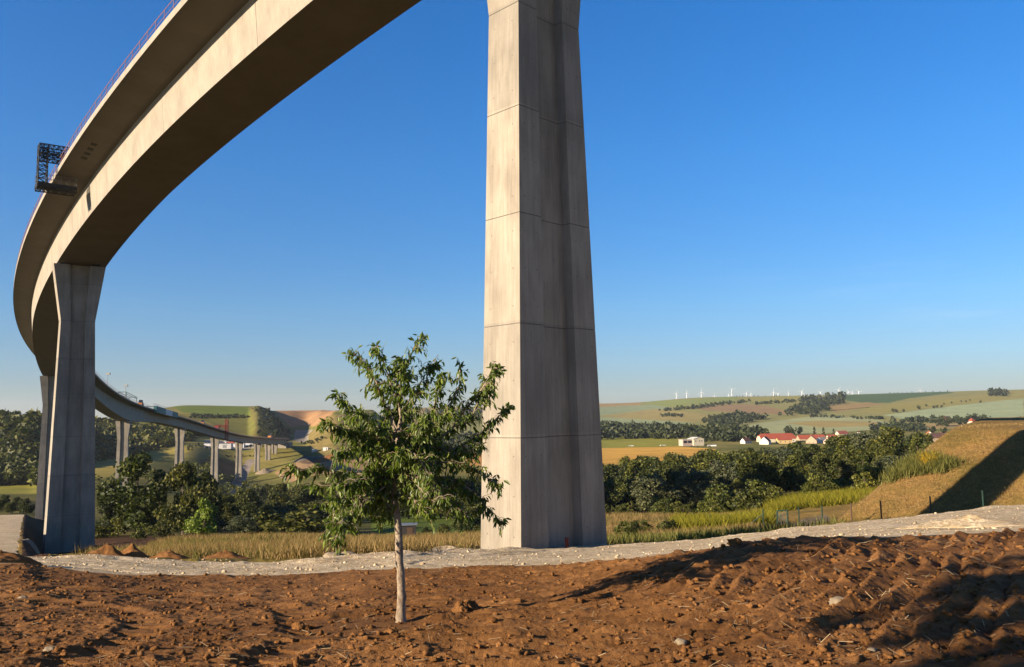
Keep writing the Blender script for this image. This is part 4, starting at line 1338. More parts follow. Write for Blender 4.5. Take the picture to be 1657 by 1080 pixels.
def scatter(n, u0, u1, d0, d1, keep=None, seed=1):
    rng = np.random.default_rng(seed)
    u = rng.uniform(u0, u1, n)
    d = d0 * (d1 / d0)**rng.random(n)
    x = np.interp(u, [-100, 1800], [xdir(-100), xdir(1800)]) * d
    q = x / d
    edge = np.interp(q, EDGE_X, ROAD_D)
    ok = (d > edge + 0.8 + 1.5 * vnoise(x / 2.0, d / 2.0, 77)) & (q > xdir(60)) & ~((emb_z(x, d) > base_z(x, d)) & (x > 15))
    pc = bp(1, 0, 0)
    ok &= np.hypot(x - pc.x, d - pc.y) > 4.2
    pc = bp(97, 0, 0)
    ok &= np.hypot(x - pc.x, d - pc.y) > 5.0
    if keep is not None:
        ok &= keep(u, d, x)
    x, d = x[ok], d[ok]
    return np.stack([x, d, zt(x, d)], 1)

rng_u = lambda u, d: (u > 140) & (vnoise(u / 9.0, d / 3.0, 88) > 0.30)
bare = lambda x, d: np.exp(-(((x + 52) / 20.0)**2 + ((d - 128) / 32.0)**2)) > 0.35
dry = scatter(15000, 120, 1345, 30, 135, lambda u, d, x: (vnoise(x / 7.0, d / 7.0, 5) > -0.28) & ~bare(x, d) & ((u > 250) | (rng_u(u, d))) & ((u > 445) | (d > 41)) & ((u < 250) | (u > 445) | (d > 41)) & ~((u > 1222) & (u < 1345)), 3)
tufts('dry_grass', dry, 0.62, 11, 0.016, 'dry_grass', 'tall straw-coloured grass beyond the gravel road on both sides of the near pier', 0.30)
grn = scatter(7500, 130, 1345, 30, 135, lambda u, d, x: ((u > 445) | (d > 41)) & (vnoise(x / 6.0, d / 6.0, 9) > 0.02) & ~bare(x, d) & ((u > 250) | (rng_u(u, d))) & ((u > 445) | (d > 41)) & ((u < 250) | (u > 445) | (d > 41)) & ~((u > 1222) & (u < 1345) & (d > 60)), 4)
tufts('green_grass', grn, 0.55, 9, 0.024, 'green_grass', 'greener low grass mixed into the straw-coloured grass', 0.30)
mus = scatter(6000, 1085, 1420, 70, 150, lambda u, d, x: (((u < 1235) & (d > 72) & (d < 98) & (u > 1085 + (98 - d) * 0.6)) | ((u > 1235) & (d > 105) & (d < 150))) & (vnoise(x / 4.0, d / 4.0, 15) > -0.16), 5)
tufts('mustard_plants', mus, 1.15, 12, 0.040, 'mustard', 'bright yellow-green flowering plants growing before the wood', 0.40, 0.45)
def emb_spots(n, poly, seed):
    rng = np.random.default_rng(seed)
    us, vs = [p[0] for p in poly], [p[1] for p in poly]
    out = []
    while len(out) < n:
        u, v = rng.uniform(min(us), max(us)), rng.uniform(min(vs), max(vs))
        if in_poly(np.array([u]), np.array([v]), poly)[0]:
            p = hit(u, v, 48, 140)
            if p:
                out.append((p.x, p.y, p.z - 0.05))
    return np.array(out)
tufts('embankment_weeds', emb_spots(420, [(1424, 778), (1440, 762), (1500, 738), (1550, 752), (1530, 764), (1470, 772), (1432, 786)], 8), 0.8, 9, 0.028, 'green_grass', 'pale green weeds growing in a band across the embankment', 0.3)
tufts('yellow_flower', emb_spots(60, [(1492, 748), (1506, 744), (1514, 752), (1500, 758)], 9), 0.75, 12, 0.035, 'flower', 'patch of yellow flowers among the weeds on the embankment', 0.25)
tufts('embankment_stubble_grass', emb_spots(3800, [(1340, 840), (1430, 780), (1540, 694), (1657, 688), (1657, 815), (1420, 840)], 10), 0.11, 7, 0.014, 'dry_grass', 'short mown brown grass covering the embankment', 0.35, 0.6)
tufts('embankment_crest_grass', emb_spots(260, [(1540, 690), (1657, 685), (1657, 690), (1545, 694)], 11), 0.20, 8, 0.015, 'dry_grass', 'ragged dry grass along the flat top of the embankment', 0.3, 0.5)

# ------------------------------------------------------------------ the young fruit tree
def fruit_tree(base, scale_seed, label):
    rng = np.random.default_rng(scale_seed)
    root = empty('fruit_tree', base, 0, label, 'tree')
    b0 = Vector(base)
    def px(u, v, dy=0.0):
        x, y, z = at(u, v, 10.0)
        f = (10.0 + dy) / 10.0
        return Vector((x, 10.0 + dy, z)) - b0
    leader = [(648.5, 1010), (648.5, 1000), (650, 965), (649, 935), (646, 900), (643.5, 850), (637, 800), (640, 745), (644, 707), (648, 675), (645, 640), (652, 600), (668, 570), (680, 549)]
    lr = [0.074, 0.060, 0.051, 0.048, 0.046, 0.042, 0.035, 0.032, 0.024, 0.019, 0.014, 0.010, 0.007, 0.004]
    tb = MB()
    lp = [px(u, v) for u, v in leader]
    pts, rad = [], []
    for i in range(len(lp) - 1):
        for k in range(3):
            f = k / 3.0
            pts.append(lp[i].lerp(lp[i + 1], f) + Vector(rng.normal(size=3) * 0.004))
            rad.append((lr[i] * (1 - f) + lr[i + 1] * f) * rng.uniform(0.94, 1.08))
    pts.append(lp[-1]); rad.append(lr[-1])
    tb.tube(pts, rad, 10)
    limbs = [  # pixel path, how far the tip leans towards or away from the viewer, root radius
        ([(650, 735), (680, 715), (704, 698), (712, 675), (735, 640), (744, 592)], 0.25, 0.024),
        ([(655, 738), (690, 728), (725, 700), (765, 650), (795, 612), (806, 597)], -0.20, 0.024),
        ([(700, 716), (735, 728), (770, 706), (800, 682), (820, 660)], 0.15, 0.016),
        ([(640, 742), (600, 700), (570, 670), (550, 640)], -0.2, 0.018),
        ([(643, 705), (620, 650), (598, 605), (568, 568)], 0.2, 0.018),
        ([(645, 655), (628, 606), (612, 562)], -0.15, 0.012),
        ([(638, 772), (580, 766), (520, 757), (478, 762)], -0.25, 0.022),
        ([(637, 790), (590, 795), (550, 808), (520, 822)], 0.3, 0.018),
        ([(637, 800), (600, 815), (568, 840), (552, 868)], -0.35, 0.018),
        ([(560, 806), (538, 838), (530, 868)], 0.1, 0.009),
        ([(638, 785), (690, 775), (740, 782), (775, 812), (808, 848)], 0.3, 0.022),
        ([(643, 762), (700, 748), (760, 755), (808, 780)], -0.4, 0.020),
        ([(638, 800), (670, 805), (700, 826)], -0.5, 0.014),
        ([(638, 805), (620, 835), (604, 848)], 0.4, 0.012),
        ([(646, 720), (604, 690), (566, 690), (548, 694)], 0.4, 0.014),
        ([(646, 690), (668, 640), (690, 600), (700, 588)], 0.25, 0.012),
        ([(735, 690), (760, 680), (778, 640), (790, 628)], 0.3, 0.010),
        ([(700, 775), (730, 808), (752, 836)], 0.2, 0.010),
        ([(655, 735), (690, 690), (712, 640), (722, 610)], -0.5, 0.014),
        ([(640, 770), (600, 745), (560, 730), (530, 742)], 0.55, 0.014),
        ([(642, 760), (670, 770), (690, 790), (716, 800)], -0.9, 0.014),
        ([(640, 780), (620, 790), (590, 815), (575, 832)], -0.9, 0.014),
        ([(642, 750), (640, 720), (620, 690), (600, 668)], -0.8, 0.014),
        ([(644, 740), (670, 720), (690, 700), (700, 680)], -0.85, 0.014),
        ([(640, 770), (650, 780), (660, 800), (670, 812)], 0.9, 0.014),
        ([(642, 750), (630, 720), (640, 690), (650, 668)], 0.8, 0.014),
        ([(640, 765), (610, 770), (590, 780), (560, 778)], 0.9, 0.014),
        ([(644, 740), (680, 740), (710, 735), (740, 742)], 0.9, 0.014),
        ([(641, 756), (610, 735), (585, 720), (572, 728)], -0.6, 0.012),
        ([(640, 782), (615, 776), (560, 784), (500, 790)], 0.2, 0.012),
        ([(646, 700), (630, 660), (640, 622), (636, 592)], 0.15, 0.010),
        ([(700, 716), (730, 735), (760, 728), (780, 720)], -0.2, 0.010),
        ([(646, 690), (648, 665), (646, 635), (653, 600), (668, 570), (681, 546)], 0.0, 0.014),
        ([(642, 760), (644, 720), (646, 690), (640, 660)], 0.25, 0.012),
        ([(638, 800), (600, 800), (572, 812), (540, 850)], -0.1, 0.012),
        ([(638, 792), (680, 790), (720, 810), (760, 832)], -0.25, 0.014),
        ([(648, 676), (665, 640), (662, 610), (655, 585)], -0.25, 0.010)]
    for k in range(18):            # short inner limbs filling the crown
        v0 = rng.uniform(690, 815)
        u0 = float(np.interp(v0, [690, 745, 800, 815], [645, 640, 637, 639]))
        sgn = rng.choice([-1, 1])
        du, dv = sgn * rng.uniform(20, 95), rng.uniform(-50, 45)
        limbs.append(([(u0, v0), (u0 + du * 0.5, v0 + dv * 0.35), (u0 + du, v0 + dv)], rng.uniform(0.25, 0.95) * rng.choice([-1, -1, 1]), 0.010))
    LV, LF, nb = [], [], 0
    def leaf(p, d, L):
        nonlocal nb
        d = d / np.linalg.norm(d)
        s = np.cross(d, rng.normal(size=3))
        s /= np.linalg.norm(s)
        n = np.cross(s, d)
        w = L * rng.uniform(0.15, 0.19)
        curl = rng.uniform(0.10, 0.34)
        sag = np.array([0, 0, -1.0])
        c1 = p + d * L * 0.33 + n * L * 0.04
        c2 = p + d * L * 0.68 + sag * L * 0.06 * curl * 4
        t = p + d * L * 0.98 + sag * L * curl * 0.5 - n * L * curl * 0.3
        up = n * w * 0.38
        LV.extend([p, c1 - s * w + up, c1, c1 + s * w + up, c2 - s * w * 0.72 + up * 0.8, c2, c2 + s * w * 0.72 + up * 0.8, t])
        b = nb
        LF.extend([(b, b + 1, b + 2), (b, b + 2, b + 3), (b + 1, b + 4, b + 5, b + 2), (b + 2, b + 5, b + 6, b + 3), (b + 4, b + 7, b + 5), (b + 5, b + 7, b + 6)])
        nb += 8
    def twig_leaves(p0, d, L, n):
        tip = p0 + d * L + np.array([0, 0, -0.12 * L])
        tb.tube([p0, p0 * 0.5 + tip * 0.5 + np.array([0, 0, 0.02]), tip], [0.0035, 0.0028, 0.0015], 4, False)
        for k in range(n):
            f = (k + 0.6) / n
            q = p0 + (tip - p0) * f
            dd = d * 0.40 + rng.normal(size=3) * 0.42 + np.array([0, 0, -0.85])
            leaf(q, dd, rng.uniform(0.058, 0.102))
    for path, dy, r0 in limbs:
        m_ = len(path)
        wp = [px(u, v, dy * (i / (m_ - 1))**1.2) for i, (u, v) in enumerate(path)]
        # smooth subdivision of the limb
        P = []
        for i in range(m_ - 1):
            pa, pb_, pc_, pd_ = wp[max(i - 1, 0)], wp[i], wp[i + 1], wp[min(i + 2, m_ - 1)]
            for k in range(5):
                f = k / 5.0
                P.append(0.5 * ((2 * pb_) + (pc_ - pa) * f + (2 * pa - 5 * pb_ + 4 * pc_ - pd_) * f * f + (3 * pb_ - pa - 3 * pc_ + pd_) * f**3) + Vector(rng.normal(size=3) * 0.008))
        P.append(wp[-1])
        nP = len(P)
        tb.tube(P, [r0 * (1 - 0.88 * (i / (nP - 1))**0.8) + 0.002 for i in range(nP)], 6)
        tot = sum((P[i + 1] - P[i]).length for i in range(nP - 1))
        ntw = int(tot / 0.025)
        for k in range(ntw):
            f = 0.16 + 0.84 * (k + rng.random()) / ntw
            i = min(nP - 2, int(f * (nP - 1)))
            p = P[i].lerp(P[i + 1], f * (nP - 1) - i)
            t = (P[i + 1] - P[i]).normalized()
            d = np.array(t) * 0.55 + rng.normal(size=3) * 0.65
            d /= np.linalg.norm(d)
            Lt = rng.uniform(0.08, 0.26) * (1.1 - 0.45 * f)
            twig_leaves(np.array(p), d, Lt, int(rng.integers(4, 9)))
        for k in range(7):
            leaf(np.array(P[-1]), np.array(t) * 0.9 + rng.normal(size=3) * 0.45 + np.array([0, 0, -0.35]), rng.uniform(0.07, 0.11))
    tb.build('trunk', M['fruit_bark'], root, True)
    me = bpy.data.meshes.new('crown')
    me.from_pydata([tuple(p) for p in LV], [], LF)
    me.materials.append(M['fruit_leaf'])
    me.update()
    o = bpy.data.objects.new('crown', me)
    COL.objects.link(o)
    o.parent = root
    return root

fb = at(648.5, 1003, 10.0)
fruit_tree((fb[0], 10.0, surf_z(fb[0], 10.0) - 0.02), 5, 'young fruit tree with hanging leaves and a pale bare trunk standing on brown soil')
shade = plant('oak', (-12.98, -8.12, zt1(-12.98, -8.12) - 0.2), 15.0, 'tall leafy tree standing behind the viewpoint, shading the front of the field', 'tree', None, 0.80)
shade.rotation_euler = (0, 0, 0.6)

# ------------------------------------------------------------------ heaps, clods, stones, straw
def lump(r, seed, sq=(1, 1, 0.75), n=2, rough=0.35):
    """vertices and faces of an irregular lump"""
    import bmesh
    bm = bmesh.new()
    bmesh.ops.create_icosphere(bm, subdivisions=n, radius=1.0)
    rng = np.random.default_rng(seed)
    o = rng.random(3) * 50
    vs = []
    for v in bm.verts:
        c = v.co
        k = 1 + rough * 2.0 * float(vnoise(np.array([c.x * 1.7 + o[0] + c.z]), np.array([c.y * 1.7 + o[1] - c.z * 1.3]), 9)[0]) + rough * float(vnoise(np.array([c.x * 4 + o[2] + c.z * 2]), np.array([c.y * 4 + c.z * 3]), 19)[0])
        vs.append((c.x * r * sq[0] * k, c.y * r * sq[1] * k, c.z * r * sq[2] * k))
    fs = [tuple(v.index for v in f.verts) for f in bm.faces]
    bm.free()
    return vs, fs

def one_lump(name, loc, r, seed, mat, label, cat, sq=(1, 1, 0.75), group=None, rough=0.35, n=3):
    mb = MB()
    mb.add(*lump(r, seed, sq, n, rough))
    o = mb.build(name, mat, None, rough < 0.3)
    o.location = loc
    return tag(o, label, cat, group)

def heap(name, u, vtop, d, wpx, mat, label, cat, seed, group=None, deep=0.8):
    """a tipped heap: cone-like mound with crumbly skin"""
    p = gp(u, d)
    h = max(0.3, top_z(u, vtop, d) - p.z)
    R = wpx / FPX * d / 2
    na, nrr = 48, 16
    V = [(0, 0, h)]
    for i in range(1, nrr + 1):
        f = i / nrr
        for k in range(na):
            a = 6.2832 * k / na
            rr = R * f * (1 + 0.16 * math.sin(2 * a + seed) + 0.10 * math.sin(3 * a + 2 * seed))
            x, y = rr * math.cos(a), rr * math.sin(a) * deep
            z = h * (1 - f)**0.85 * (1 - 0.12 * math.sin(3.1 * f))
            z += (0.16 * h) * float(vnoise(np.array([x * 3 + seed]), np.array([y * 3]), 5)[0]) * (1 - f) * 2 + 0.05 * float(vnoise(np.array([x * 9 + seed]), np.array([y * 9]), 6)[0])
            gz = zt1(p.x + x, p.y + y) - p.z
            V.append((x, y, max(z + gz * f, gz - 0.25) - (0.3 if i == nrr else 0)))
    F = [(0, 1 + k, 1 + (k + 1) % na) for k in range(na)]
    for i in range(nrr - 1):
        for k in range(na):
            a, b = 1 + i * na + k, 1 + i * na + (k + 1) % na
            F.append((a, a + na, b + na, b))
    mb = MB()
    mb.add(V, F)
    o = mb.build(name, mat, None, True)
    o.location = p
    return tag(o, label, cat, group)

heap('soil_heap', 178, 879, 37, 62, M['soil'], 'leftmost of four brown soil heaps behind the gravel road, beside the shaded pier', 'soil heap', 1)
heap('soil_heap', 220, 881, 38, 66, M['soil'], 'brown soil heap second from the shaded pier, with a sharp shaded right side', 'soil heap', 2)
heap('soil_heap', 280, 889, 36, 78, M['soil'], 'third brown soil heap from the shaded pier, lower than the second', 'soil heap', 3)
heap('soil_heap', 368, 888, 35, 104, M['soil'], 'widest and rightmost brown soil heap behind the gravel road', 'soil heap', 4)
heap('soil_heap', 452, 903, 34, 40, M['soil'], 'small low soil heap in the grass right of the widest one', 'soil heap', 5)
heap('soil_heap', 10, 906, 19, 110, M['soil'], 'flat crumbling soil bank at the lower left beside the road', 'soil heap', 6)
heap('gravel_heap', 52, 880, 70, 40, M['stone'], 'grey gravel heap lying left of the shaded pier', 'gravel heap', 7)
heap('gravel_heap', 718, 890, 34, 120, M['gravel'], 'low pale gravel heap on the road edge left of the near pier', 'gravel heap', 8)
heap('gravel_heap', 1560, 846, 21, 210, M['gravel'], 'long eroded gravel bank at the right end of the road', 'gravel heap', 9, None, 0.5)

def soil_lump(u, v, d, r, seed, label, sq=(1, 0.9, 0.8)):
    x = at(u, v, d)[0]
    one_lump('soil_clod', (x, d, surf_z(x, d) + r * sq[2] * 0.45), r, seed, M['soil'], label, 'soil clod', sq)
soil_lump(756, 979, 10.7, 0.11, 31, 'large rounded soil clod right of the fruit tree trunk', (1, 0.9, 0.85))
soil_lump(744, 982, 10.6, 0.09, 32, 'soil clod leaning against the large rounded one', (0.9, 0.9, 0.8))
soil_lump(484, 1008, 9.7, 0.075, 33, 'soil clod at the left of the trodden ring around the tree', (1, 0.9, 0.75))
soil_lump(632, 1040, 8.9, 0.075, 34, 'soil clod at the front of the trodden ring around the tree')
soil_lump(1190, 886, 13.4, 0.09, 35, 'soil lump on the crest of the field in front of the road', (1.3, 0.9, 0.8))
def pale_stone(u, v, d, r, seed, label, mat='stone', sq=(1.2, 0.8, 0.6)):
    x = at(u, v, d)[0]
    one_lump('pale_stone', (x, d, surf_z(x, d) + r * 0.25), r, seed, M[mat], label, 'stone', sq, None, 0.25)
pale_stone(1357, 974, 9.1, 0.085, 41, 'pale limestone lying alone on the brown soil at the right')
pale_stone(1102, 1030, 8.0, 0.05, 42, 'small pale stone in the front of the soil right of centre')
pale_stone(1412, 1066, 7.3, 0.04, 43, 'tiny pale stone near the lower right shadow')
pale_stone(538, 904, 29.0, 0.28, 44, 'larger of two grey stones at the far edge of the gravel road')
pale_stone(563, 902, 29.3, 0.22, 45, 'smaller of two grey stones at the far edge of the gravel road')
pale_stone(36, 958, 12.5, 0.06, 46, 'pale stone on the soil at the far left')
pale_stone(80, 1054, 8.3, 0.05, 47, 'pale stone on the soil at the lower left')

# crumbs of soil and straw, too many to count
def crumbs(n, seed):
    rng = np.random.default_rng(seed)
    shapes = [lump(1.0, seed + k, (1, 0.8, 0.65), 2, 0.75) for k in range(8)]
    Vs, Fs, tot = [], [], 0
    for k in range(n):
        q = rng.uniform(-0.66, 0.66)
        de = float(np.interp(q, EDGE_X, EDGE_D))
        d = 7.0 + (de - 0.3 - 7.0) * rng.random()**1.4
        x = q * d
        r = 0.008 + 0.034 * rng.random()**4
        vs, fs = shapes[k % 8]
        a = rng.random() * 6.28
        A = np.array(vs) * r
        A = np.stack([A[:, 0] * math.cos(a) - A[:, 1] * math.sin(a), A[:, 0] * math.sin(a) + A[:, 1] * math.cos(a), A[:, 2]], 1)
        Vs.append(A + np.array([x, d, surf_z(x, d) + r * 0.3]))
        Fs.append(np.array(fs) + tot)
        tot += len(vs)
    o = mesh_np('soil_crumbs', np.concatenate(Vs), np.concatenate(Fs), M['soil'])
    tag(o, 'loose crumbs of brown soil scattered over the ploughed field', 'soil', None, 'stuff')
crumbs(6000, 51)
def straws(n, seed):
    rng = np.random.default_rng(seed)
    V, F = [], []
    for k in range(n):
        q = rng.uniform(-0.66, 0.66)
        de = float(np.interp(q, EDGE_X, EDGE_D))
        d = 7.0 + (de - 0.8 - 7.0) * rng.random()**1.3
        x = q * d
        if vnoise(np.array([x / 1.6]), np.array([d / 1.6]), 71)[0] < rng.uniform(-0.4, 0.35):
            continue
        L, a, w = rng.uniform(0.03, 0.15), rng.random() * 6.28, rng.uniform(0.0025, 0.005)
        dx, dy = math.cos(a) * L / 2, math.sin(a) * L / 2
        z0 = max(surf_z(x - dx, d - dy), surf_z(x, d) - 0.02) + 0.012
        z1 = max(surf_z(x + dx, d + dy), surf_z(x, d) - 0.02) + 0.012 + rng.random() * 0.03
        nx, ny = -math.sin(a) * w, math.cos(a) * w
        b = len(V)
        V += [(x - dx - nx, d - dy - ny, z0), (x + dx - nx, d + dy - ny, z1), (x + dx + nx, d + dy + ny, z1), (x - dx + nx, d - dy + ny, z0), (x - dx, d - dy, z0 + w), (x + dx, d + dy, z1 + w)]
        F += [(b, b + 1, b + 5, b + 4), (b + 3, b + 4, b + 5, b + 2)]
    o = mesh_np('straw_bits', V, F, M['straw'])
    tag(o, 'bits of pale straw lying on the brown soil', 'straw', None, 'stuff')
straws(1500, 61)
def rubble(n, seed):
    rng = np.random.default_rng(seed)
    shapes = [lump(1.0, seed + k, (1, 0.85, 0.7), 1, 0.45) for k in range(8)]
    Vs, Fs, tot = [], [], 0
    for k in range(n):
        q = rng.uniform(-0.6, 0.66)
        de, df = float(np.interp(q, EDGE_X, EDGE_D)), float(np.interp(q, EDGE_X, ROAD_D))
        d = df - 4.5 * rng.random()**2 if rng.random() < 0.35 else rng.uniform(de + 0.5, df)
        x = q * d
        c0 = bp(1, 0, 0)
        if math.hypot(x - c0.x, d - c0.y) < 4.3:
            continue
        r = 0.008 + 0.022 * rng.random()**2 + 0.05 * rng.random()**18
        vs, fs = shapes[k % 8]
        Vs.append(np.array(vs) * r + np.array([x, d, surf_z(x, d) + r * 0.2]))
        Fs.append(np.array(fs) + tot)
        tot += len(vs)
    o = mesh_np('road_stones', np.concatenate(Vs), np.concatenate(Fs), M['gravel'])
    tag(o, 'loose stones along the far edge of the pale gravel road', 'stones', None, 'stuff')
rubble(6500, 71)

# ------------------------------------------------------------------ fence, gate, marker, hut
fence = empty('wire_fence', gp(1425, 57), 0, 'wire fence on thin green and brown posts along the foot of the embankment', 'fence')
FL = Vector(fence.location)
fposts = [(1123, 849, 90, 'green_post'), (1149.6, 843, 84, 'green_post'), (1179, 838, 78, 'green_post'), (1234.5, 825, 70, 'green_post'), (1292.5, 828, 66, 'green_post'), (1330, 822, 63, 'green_post'), (1377, 818, 60, 'brown_post'), (1425, 813, 57, 'brown_post'), (1505, 805, 54.5, 'green_post'), (1590, 797.5, 52.5, 'green_post'), (1690, 790, 50.5, 'green_post')]
tops = []
for u, v, d, mt in fposts:
    x, y, z = at(u, v, d)
    g = zt1(x, y)
    z = min(max(z, g + 1.3), g + 2.6)
    mb = MB()
    mb.tube([Vector((x, y, g - 0.4)) - FL, Vector((x, y, z)) - FL], 0.055, 8)
    mb.tube([Vector((x, y, z)) - FL, Vector((x, y, z + 0.02)) - FL], 0.062, 8)
    mb.build('post', M[mt], fence)
    tops.append(Vector((x, y, z)))
    if abs(u - 1234.5) < 1:
        mb = MB()
        mb.tube([Vector((x, y, z - 0.35)) - FL, Vector((x - 1.35, y + 0.4, g)) - FL], 0.04, 6)
        mb.build('brace', M[mt], fence)
wb = MB()
for k, (p, q) in enumerate(zip(tops[:-1], tops[1:])):
    if 3 <= k < 4:
        continue
    wb = MB()
    for h in (0.04, 0.6):
        wb.bar(p - FL - Vector((0, 0, h)), q - FL - Vector((0, 0, h)), 0.007)
    wb.build('wire', M['steel'], fence)
gx0, gx1 = at(1257.5, 827, 68.5), at(1274, 826, 67.5)
g0, g1 = Vector(gx0), Vector(gx1)
gate = empty('field_gate', (g0.x, g0.y, zt1(g0.x, g0.y)), 0, 'open green metal frame gate with a diagonal brace in the wire fence', 'gate')
GL_ = Vector(gate.location)
lo = Vector((0, 0, -(g0.z - zt1(g0.x, g0.y)) - 0.1))
for p in (g0, g1):
    mb = MB()
    mb.tube([p + lo - GL_, p - GL_], 0.07, 8)
    mb.build('gate_post', M['green_post'], gate)
mb = MB()
mb.tube([g0 - GL_, g1 - GL_], 0.05, 6)
mb.tube([g0 - GL_ + lo * 0.9, g1 - GL_ + lo * 0.9], 0.03, 6)
mb.build('gate_rail', M['green_post'], gate)
mb = MB()
mb.tube([g0 - GL_ + lo * 0.15, g1 - GL_ + lo * 0.95 + Vector((0.35, 0, 0))], 0.035, 6)
mb.build('brace', M['green_post'], gate)
wm = MB()
for k in range(1, 8):
    f = k / 8.0
    wm.bar(g0.lerp(g1, f) - GL_, g0.lerp(g1, f) + lo * 0.9 - GL_, 0.008)
for k in range(1, 7):
    wm.bar(g0 + lo * (0.9 * k / 7) - GL_, g1 + lo * (0.9 * k / 7) - GL_, 0.008)
wm.build('wire_mesh', M['galv'], gate)

mp = at(917.5, 890, 39.4)
mk = empty('marker_post', (mp[0], mp[1], zt1(mp[0], mp[1])), 0, 'short red marker post against the dark face of the near pier', 'marker post')
mb = MB()
mb.box((0, 0, 0.18), (0.17, 0.14, 0.62))
mb.build('post', M['dull_red'], mk)
mb = MB()
mb.box((0, 0, 0.505), (0.20, 0.17, 0.03))
mb.build('cap', M['dull_red'], mk)

hp = gp(660, 104)
hz = top_z(660, 848, 104)
hut = empty('field_hut', hp, 0.1, 'low dark flat-roofed hut in the grass behind the fruit tree trunk', 'hut')
hh_ = max(1.6, hz - hp.z)
mb = MB(); mb.box((0, 0, hh_ / 2 - 0.3), (1.9, 1.6, hh_ + 0.4)); mb.build('wall', M['hut'], hut)
mb = MB(); mb.box((0, 0, hh_ - 0.05), (2.2, 1.9, 0.10)); mb.build('roof', M['galv'], hut)
mb = MB(); mb.box((0.2, -0.815, 0.75), (0.7, 0.03, 1.4)); mb.build('door', M['brown_post'], hut)

# ------------------------------------------------------------------ working platform and machines on the viaduct
def truss(mb, a, b, w, h, n, side, r=0.035):
    """lattice girder from a to b; side is its width direction"""
    a, b, side = Vector(a), Vector(b), Vector(side).normalized()
    t = (b - a).normalized()
    up = t.cross(side).normalized()
    cs = [(side * sx * w / 2 + up * sy * h / 2) for sx, sy in ((-1, -1), (1, -1), (1, 1), (-1, 1))]
    for c in cs:
        mb.bar(a + c, b + c, r * 2)
    L = b - a
    for k in range(n):
        p, q = a + L * (k / n), a + L * ((k + 1) / n)
        for i in range(4):
            c, d = cs[i], cs[(i + 1) % 4]
            mb.bar(p + c, p + d, r * 1.4)
            if k % 2:
                mb.bar(p + c, q + d, r * 1.4)
            else:
                mb.bar(p + d, q + c, r * 1.4)
    for i in range(4):
        mb.bar(b + cs[i], b + cs[(i + 1) % 4], r * 1.4)

GS = 74.5
ga = float(np.interp(GS, S, ha))
g_t = Vector((math.sin(ga), math.cos(ga), 0))
g_out = Vector((-math.cos(ga), math.sin(ga), 0))
gpos = bp(GS, -HALF, 0)
plat = empty('working_platform', gpos, 0, 'dark lattice working platform hanging from the edge of the near viaduct deck', 'work platform')
E0 = Vector((0, 0, 0))
def bld(mb, name, mat, par):
    return mb.build(name, M[mat], par)
mb = MB()
truss(mb, E0 - g_out * 1.0 + Vector((0, 0, 2.3)), E0 + g_out * 1.9 + Vector((0, 0, 2.3)), 1.5, 0.8, 6, g_t, 0.065)
truss(mb, E0 - g_out * 1.0 + Vector((0, 0, 1.35)), E0 + g_out * 1.7 + Vector((0, 0, 1.35)), 1.5, 0.7, 6, g_t, 0.065)
bld(mb, 'boom', 'steel', plat)
mb = MB()
for k in (-0.75, 0.75):
    mb.bar(E0 - g_out * 1.2 + g_t * k + Vector((0, 0, 0.1)), E0 - g_out * 1.2 + g_t * k + Vector((0, 0, 2.8)), 0.14)
mb.box(E0 - g_out * 1.6 + Vector((0, 0, 0.35)), (1.6, 1.6, 0.6), -ga)
bld(mb, 'deck_stand', 'steel', plat)
mb = MB()
truss(mb, E0 + g_out * 1.45 + Vector((0, 0, 2.6)), E0 + g_out * 1.45 + Vector((0, 0, -1.9)), 1.3, 0.9, 9, g_t, 0.065)
bld(mb, 'mast', 'steel', plat)
mb = MB()
ctr = E0 - g_out * 0.0 + Vector((0, 0, -2.05))
pa, pb2 = E0 + g_out * 2.0 + Vector((0, 0, -2.05)), E0 - g_out * 2.0 + Vector((0, 0, -2.05))
mb.box((pa + pb2) / 2, ((pa - pb2).length, 1.9, 0.45), -ga + math.pi)
truss(mb, pa + Vector((0, 0, -0.25)), pb2 + Vector((0, 0, -0.25)), 1.6, 0.5, 9, g_t, 0.065)
bld(mb, 'platform', 'steel', plat)
mb = MB()
for sd in (-0.82, 0.82):
    for k in range(6):
        p = pa.lerp(pb2, k / 5) + g_t * sd
        mb.bar(p, p + Vector((0, 0, 1.15)), 0.05)
    for hgt in (0.6, 1.15):
        mb.bar(pa + g_t * sd + Vector((0, 0, hgt)), pb2 + g_t * sd + Vector((0, 0, hgt)), 0.05)
for e in (pa, pb2):
    for hgt in (0.6, 1.15):
        mb.bar(e - g_t * 0.82 + Vector((0, 0, hgt)), e + g_t * 0.82 + Vector((0, 0, hgt)), 0.05)
bld(mb, 'guard_rail', 'galv', plat)

def s_at_u(u, off, s0=250, s1=880):
    ss = np.arange(s0, s1, 1.0)
    us = [proj(*bp(s, off, 0))[0] for s in ss]
    return float(ss[int(np.argmin(np.abs(np.array(us) - u)))])

def deck_box(par, s0, s1, o0, o1, z0, z1, mat, name, base):
    """a box that follows the deck, split every 6 m"""
    mb = MB()
    ss = np.linspace(s0, s1, max(2, int((s1 - s0) / 6) + 2))
    rings = []
    for s in ss:
        rings.append([bp(s, o0, z0) - base, bp(s, o1, z0) - base, bp(s, o1, z1) - base, bp(s, o0, z1) - base])
    vs = [p for r in rings for p in r]
    fs = [(0, 1, 2, 3), tuple(len(vs) - 4 + k for k in (3, 2, 1, 0))]
    for i in range(len(rings) - 1):
        for k in range(4):
            a, b = i * 4 + k, i * 4 + (k + 1) % 4
            fs.append((a, a + 4, b + 4, b))
    mb.add(vs, fs)
    return mb.build(name, M[mat], par)

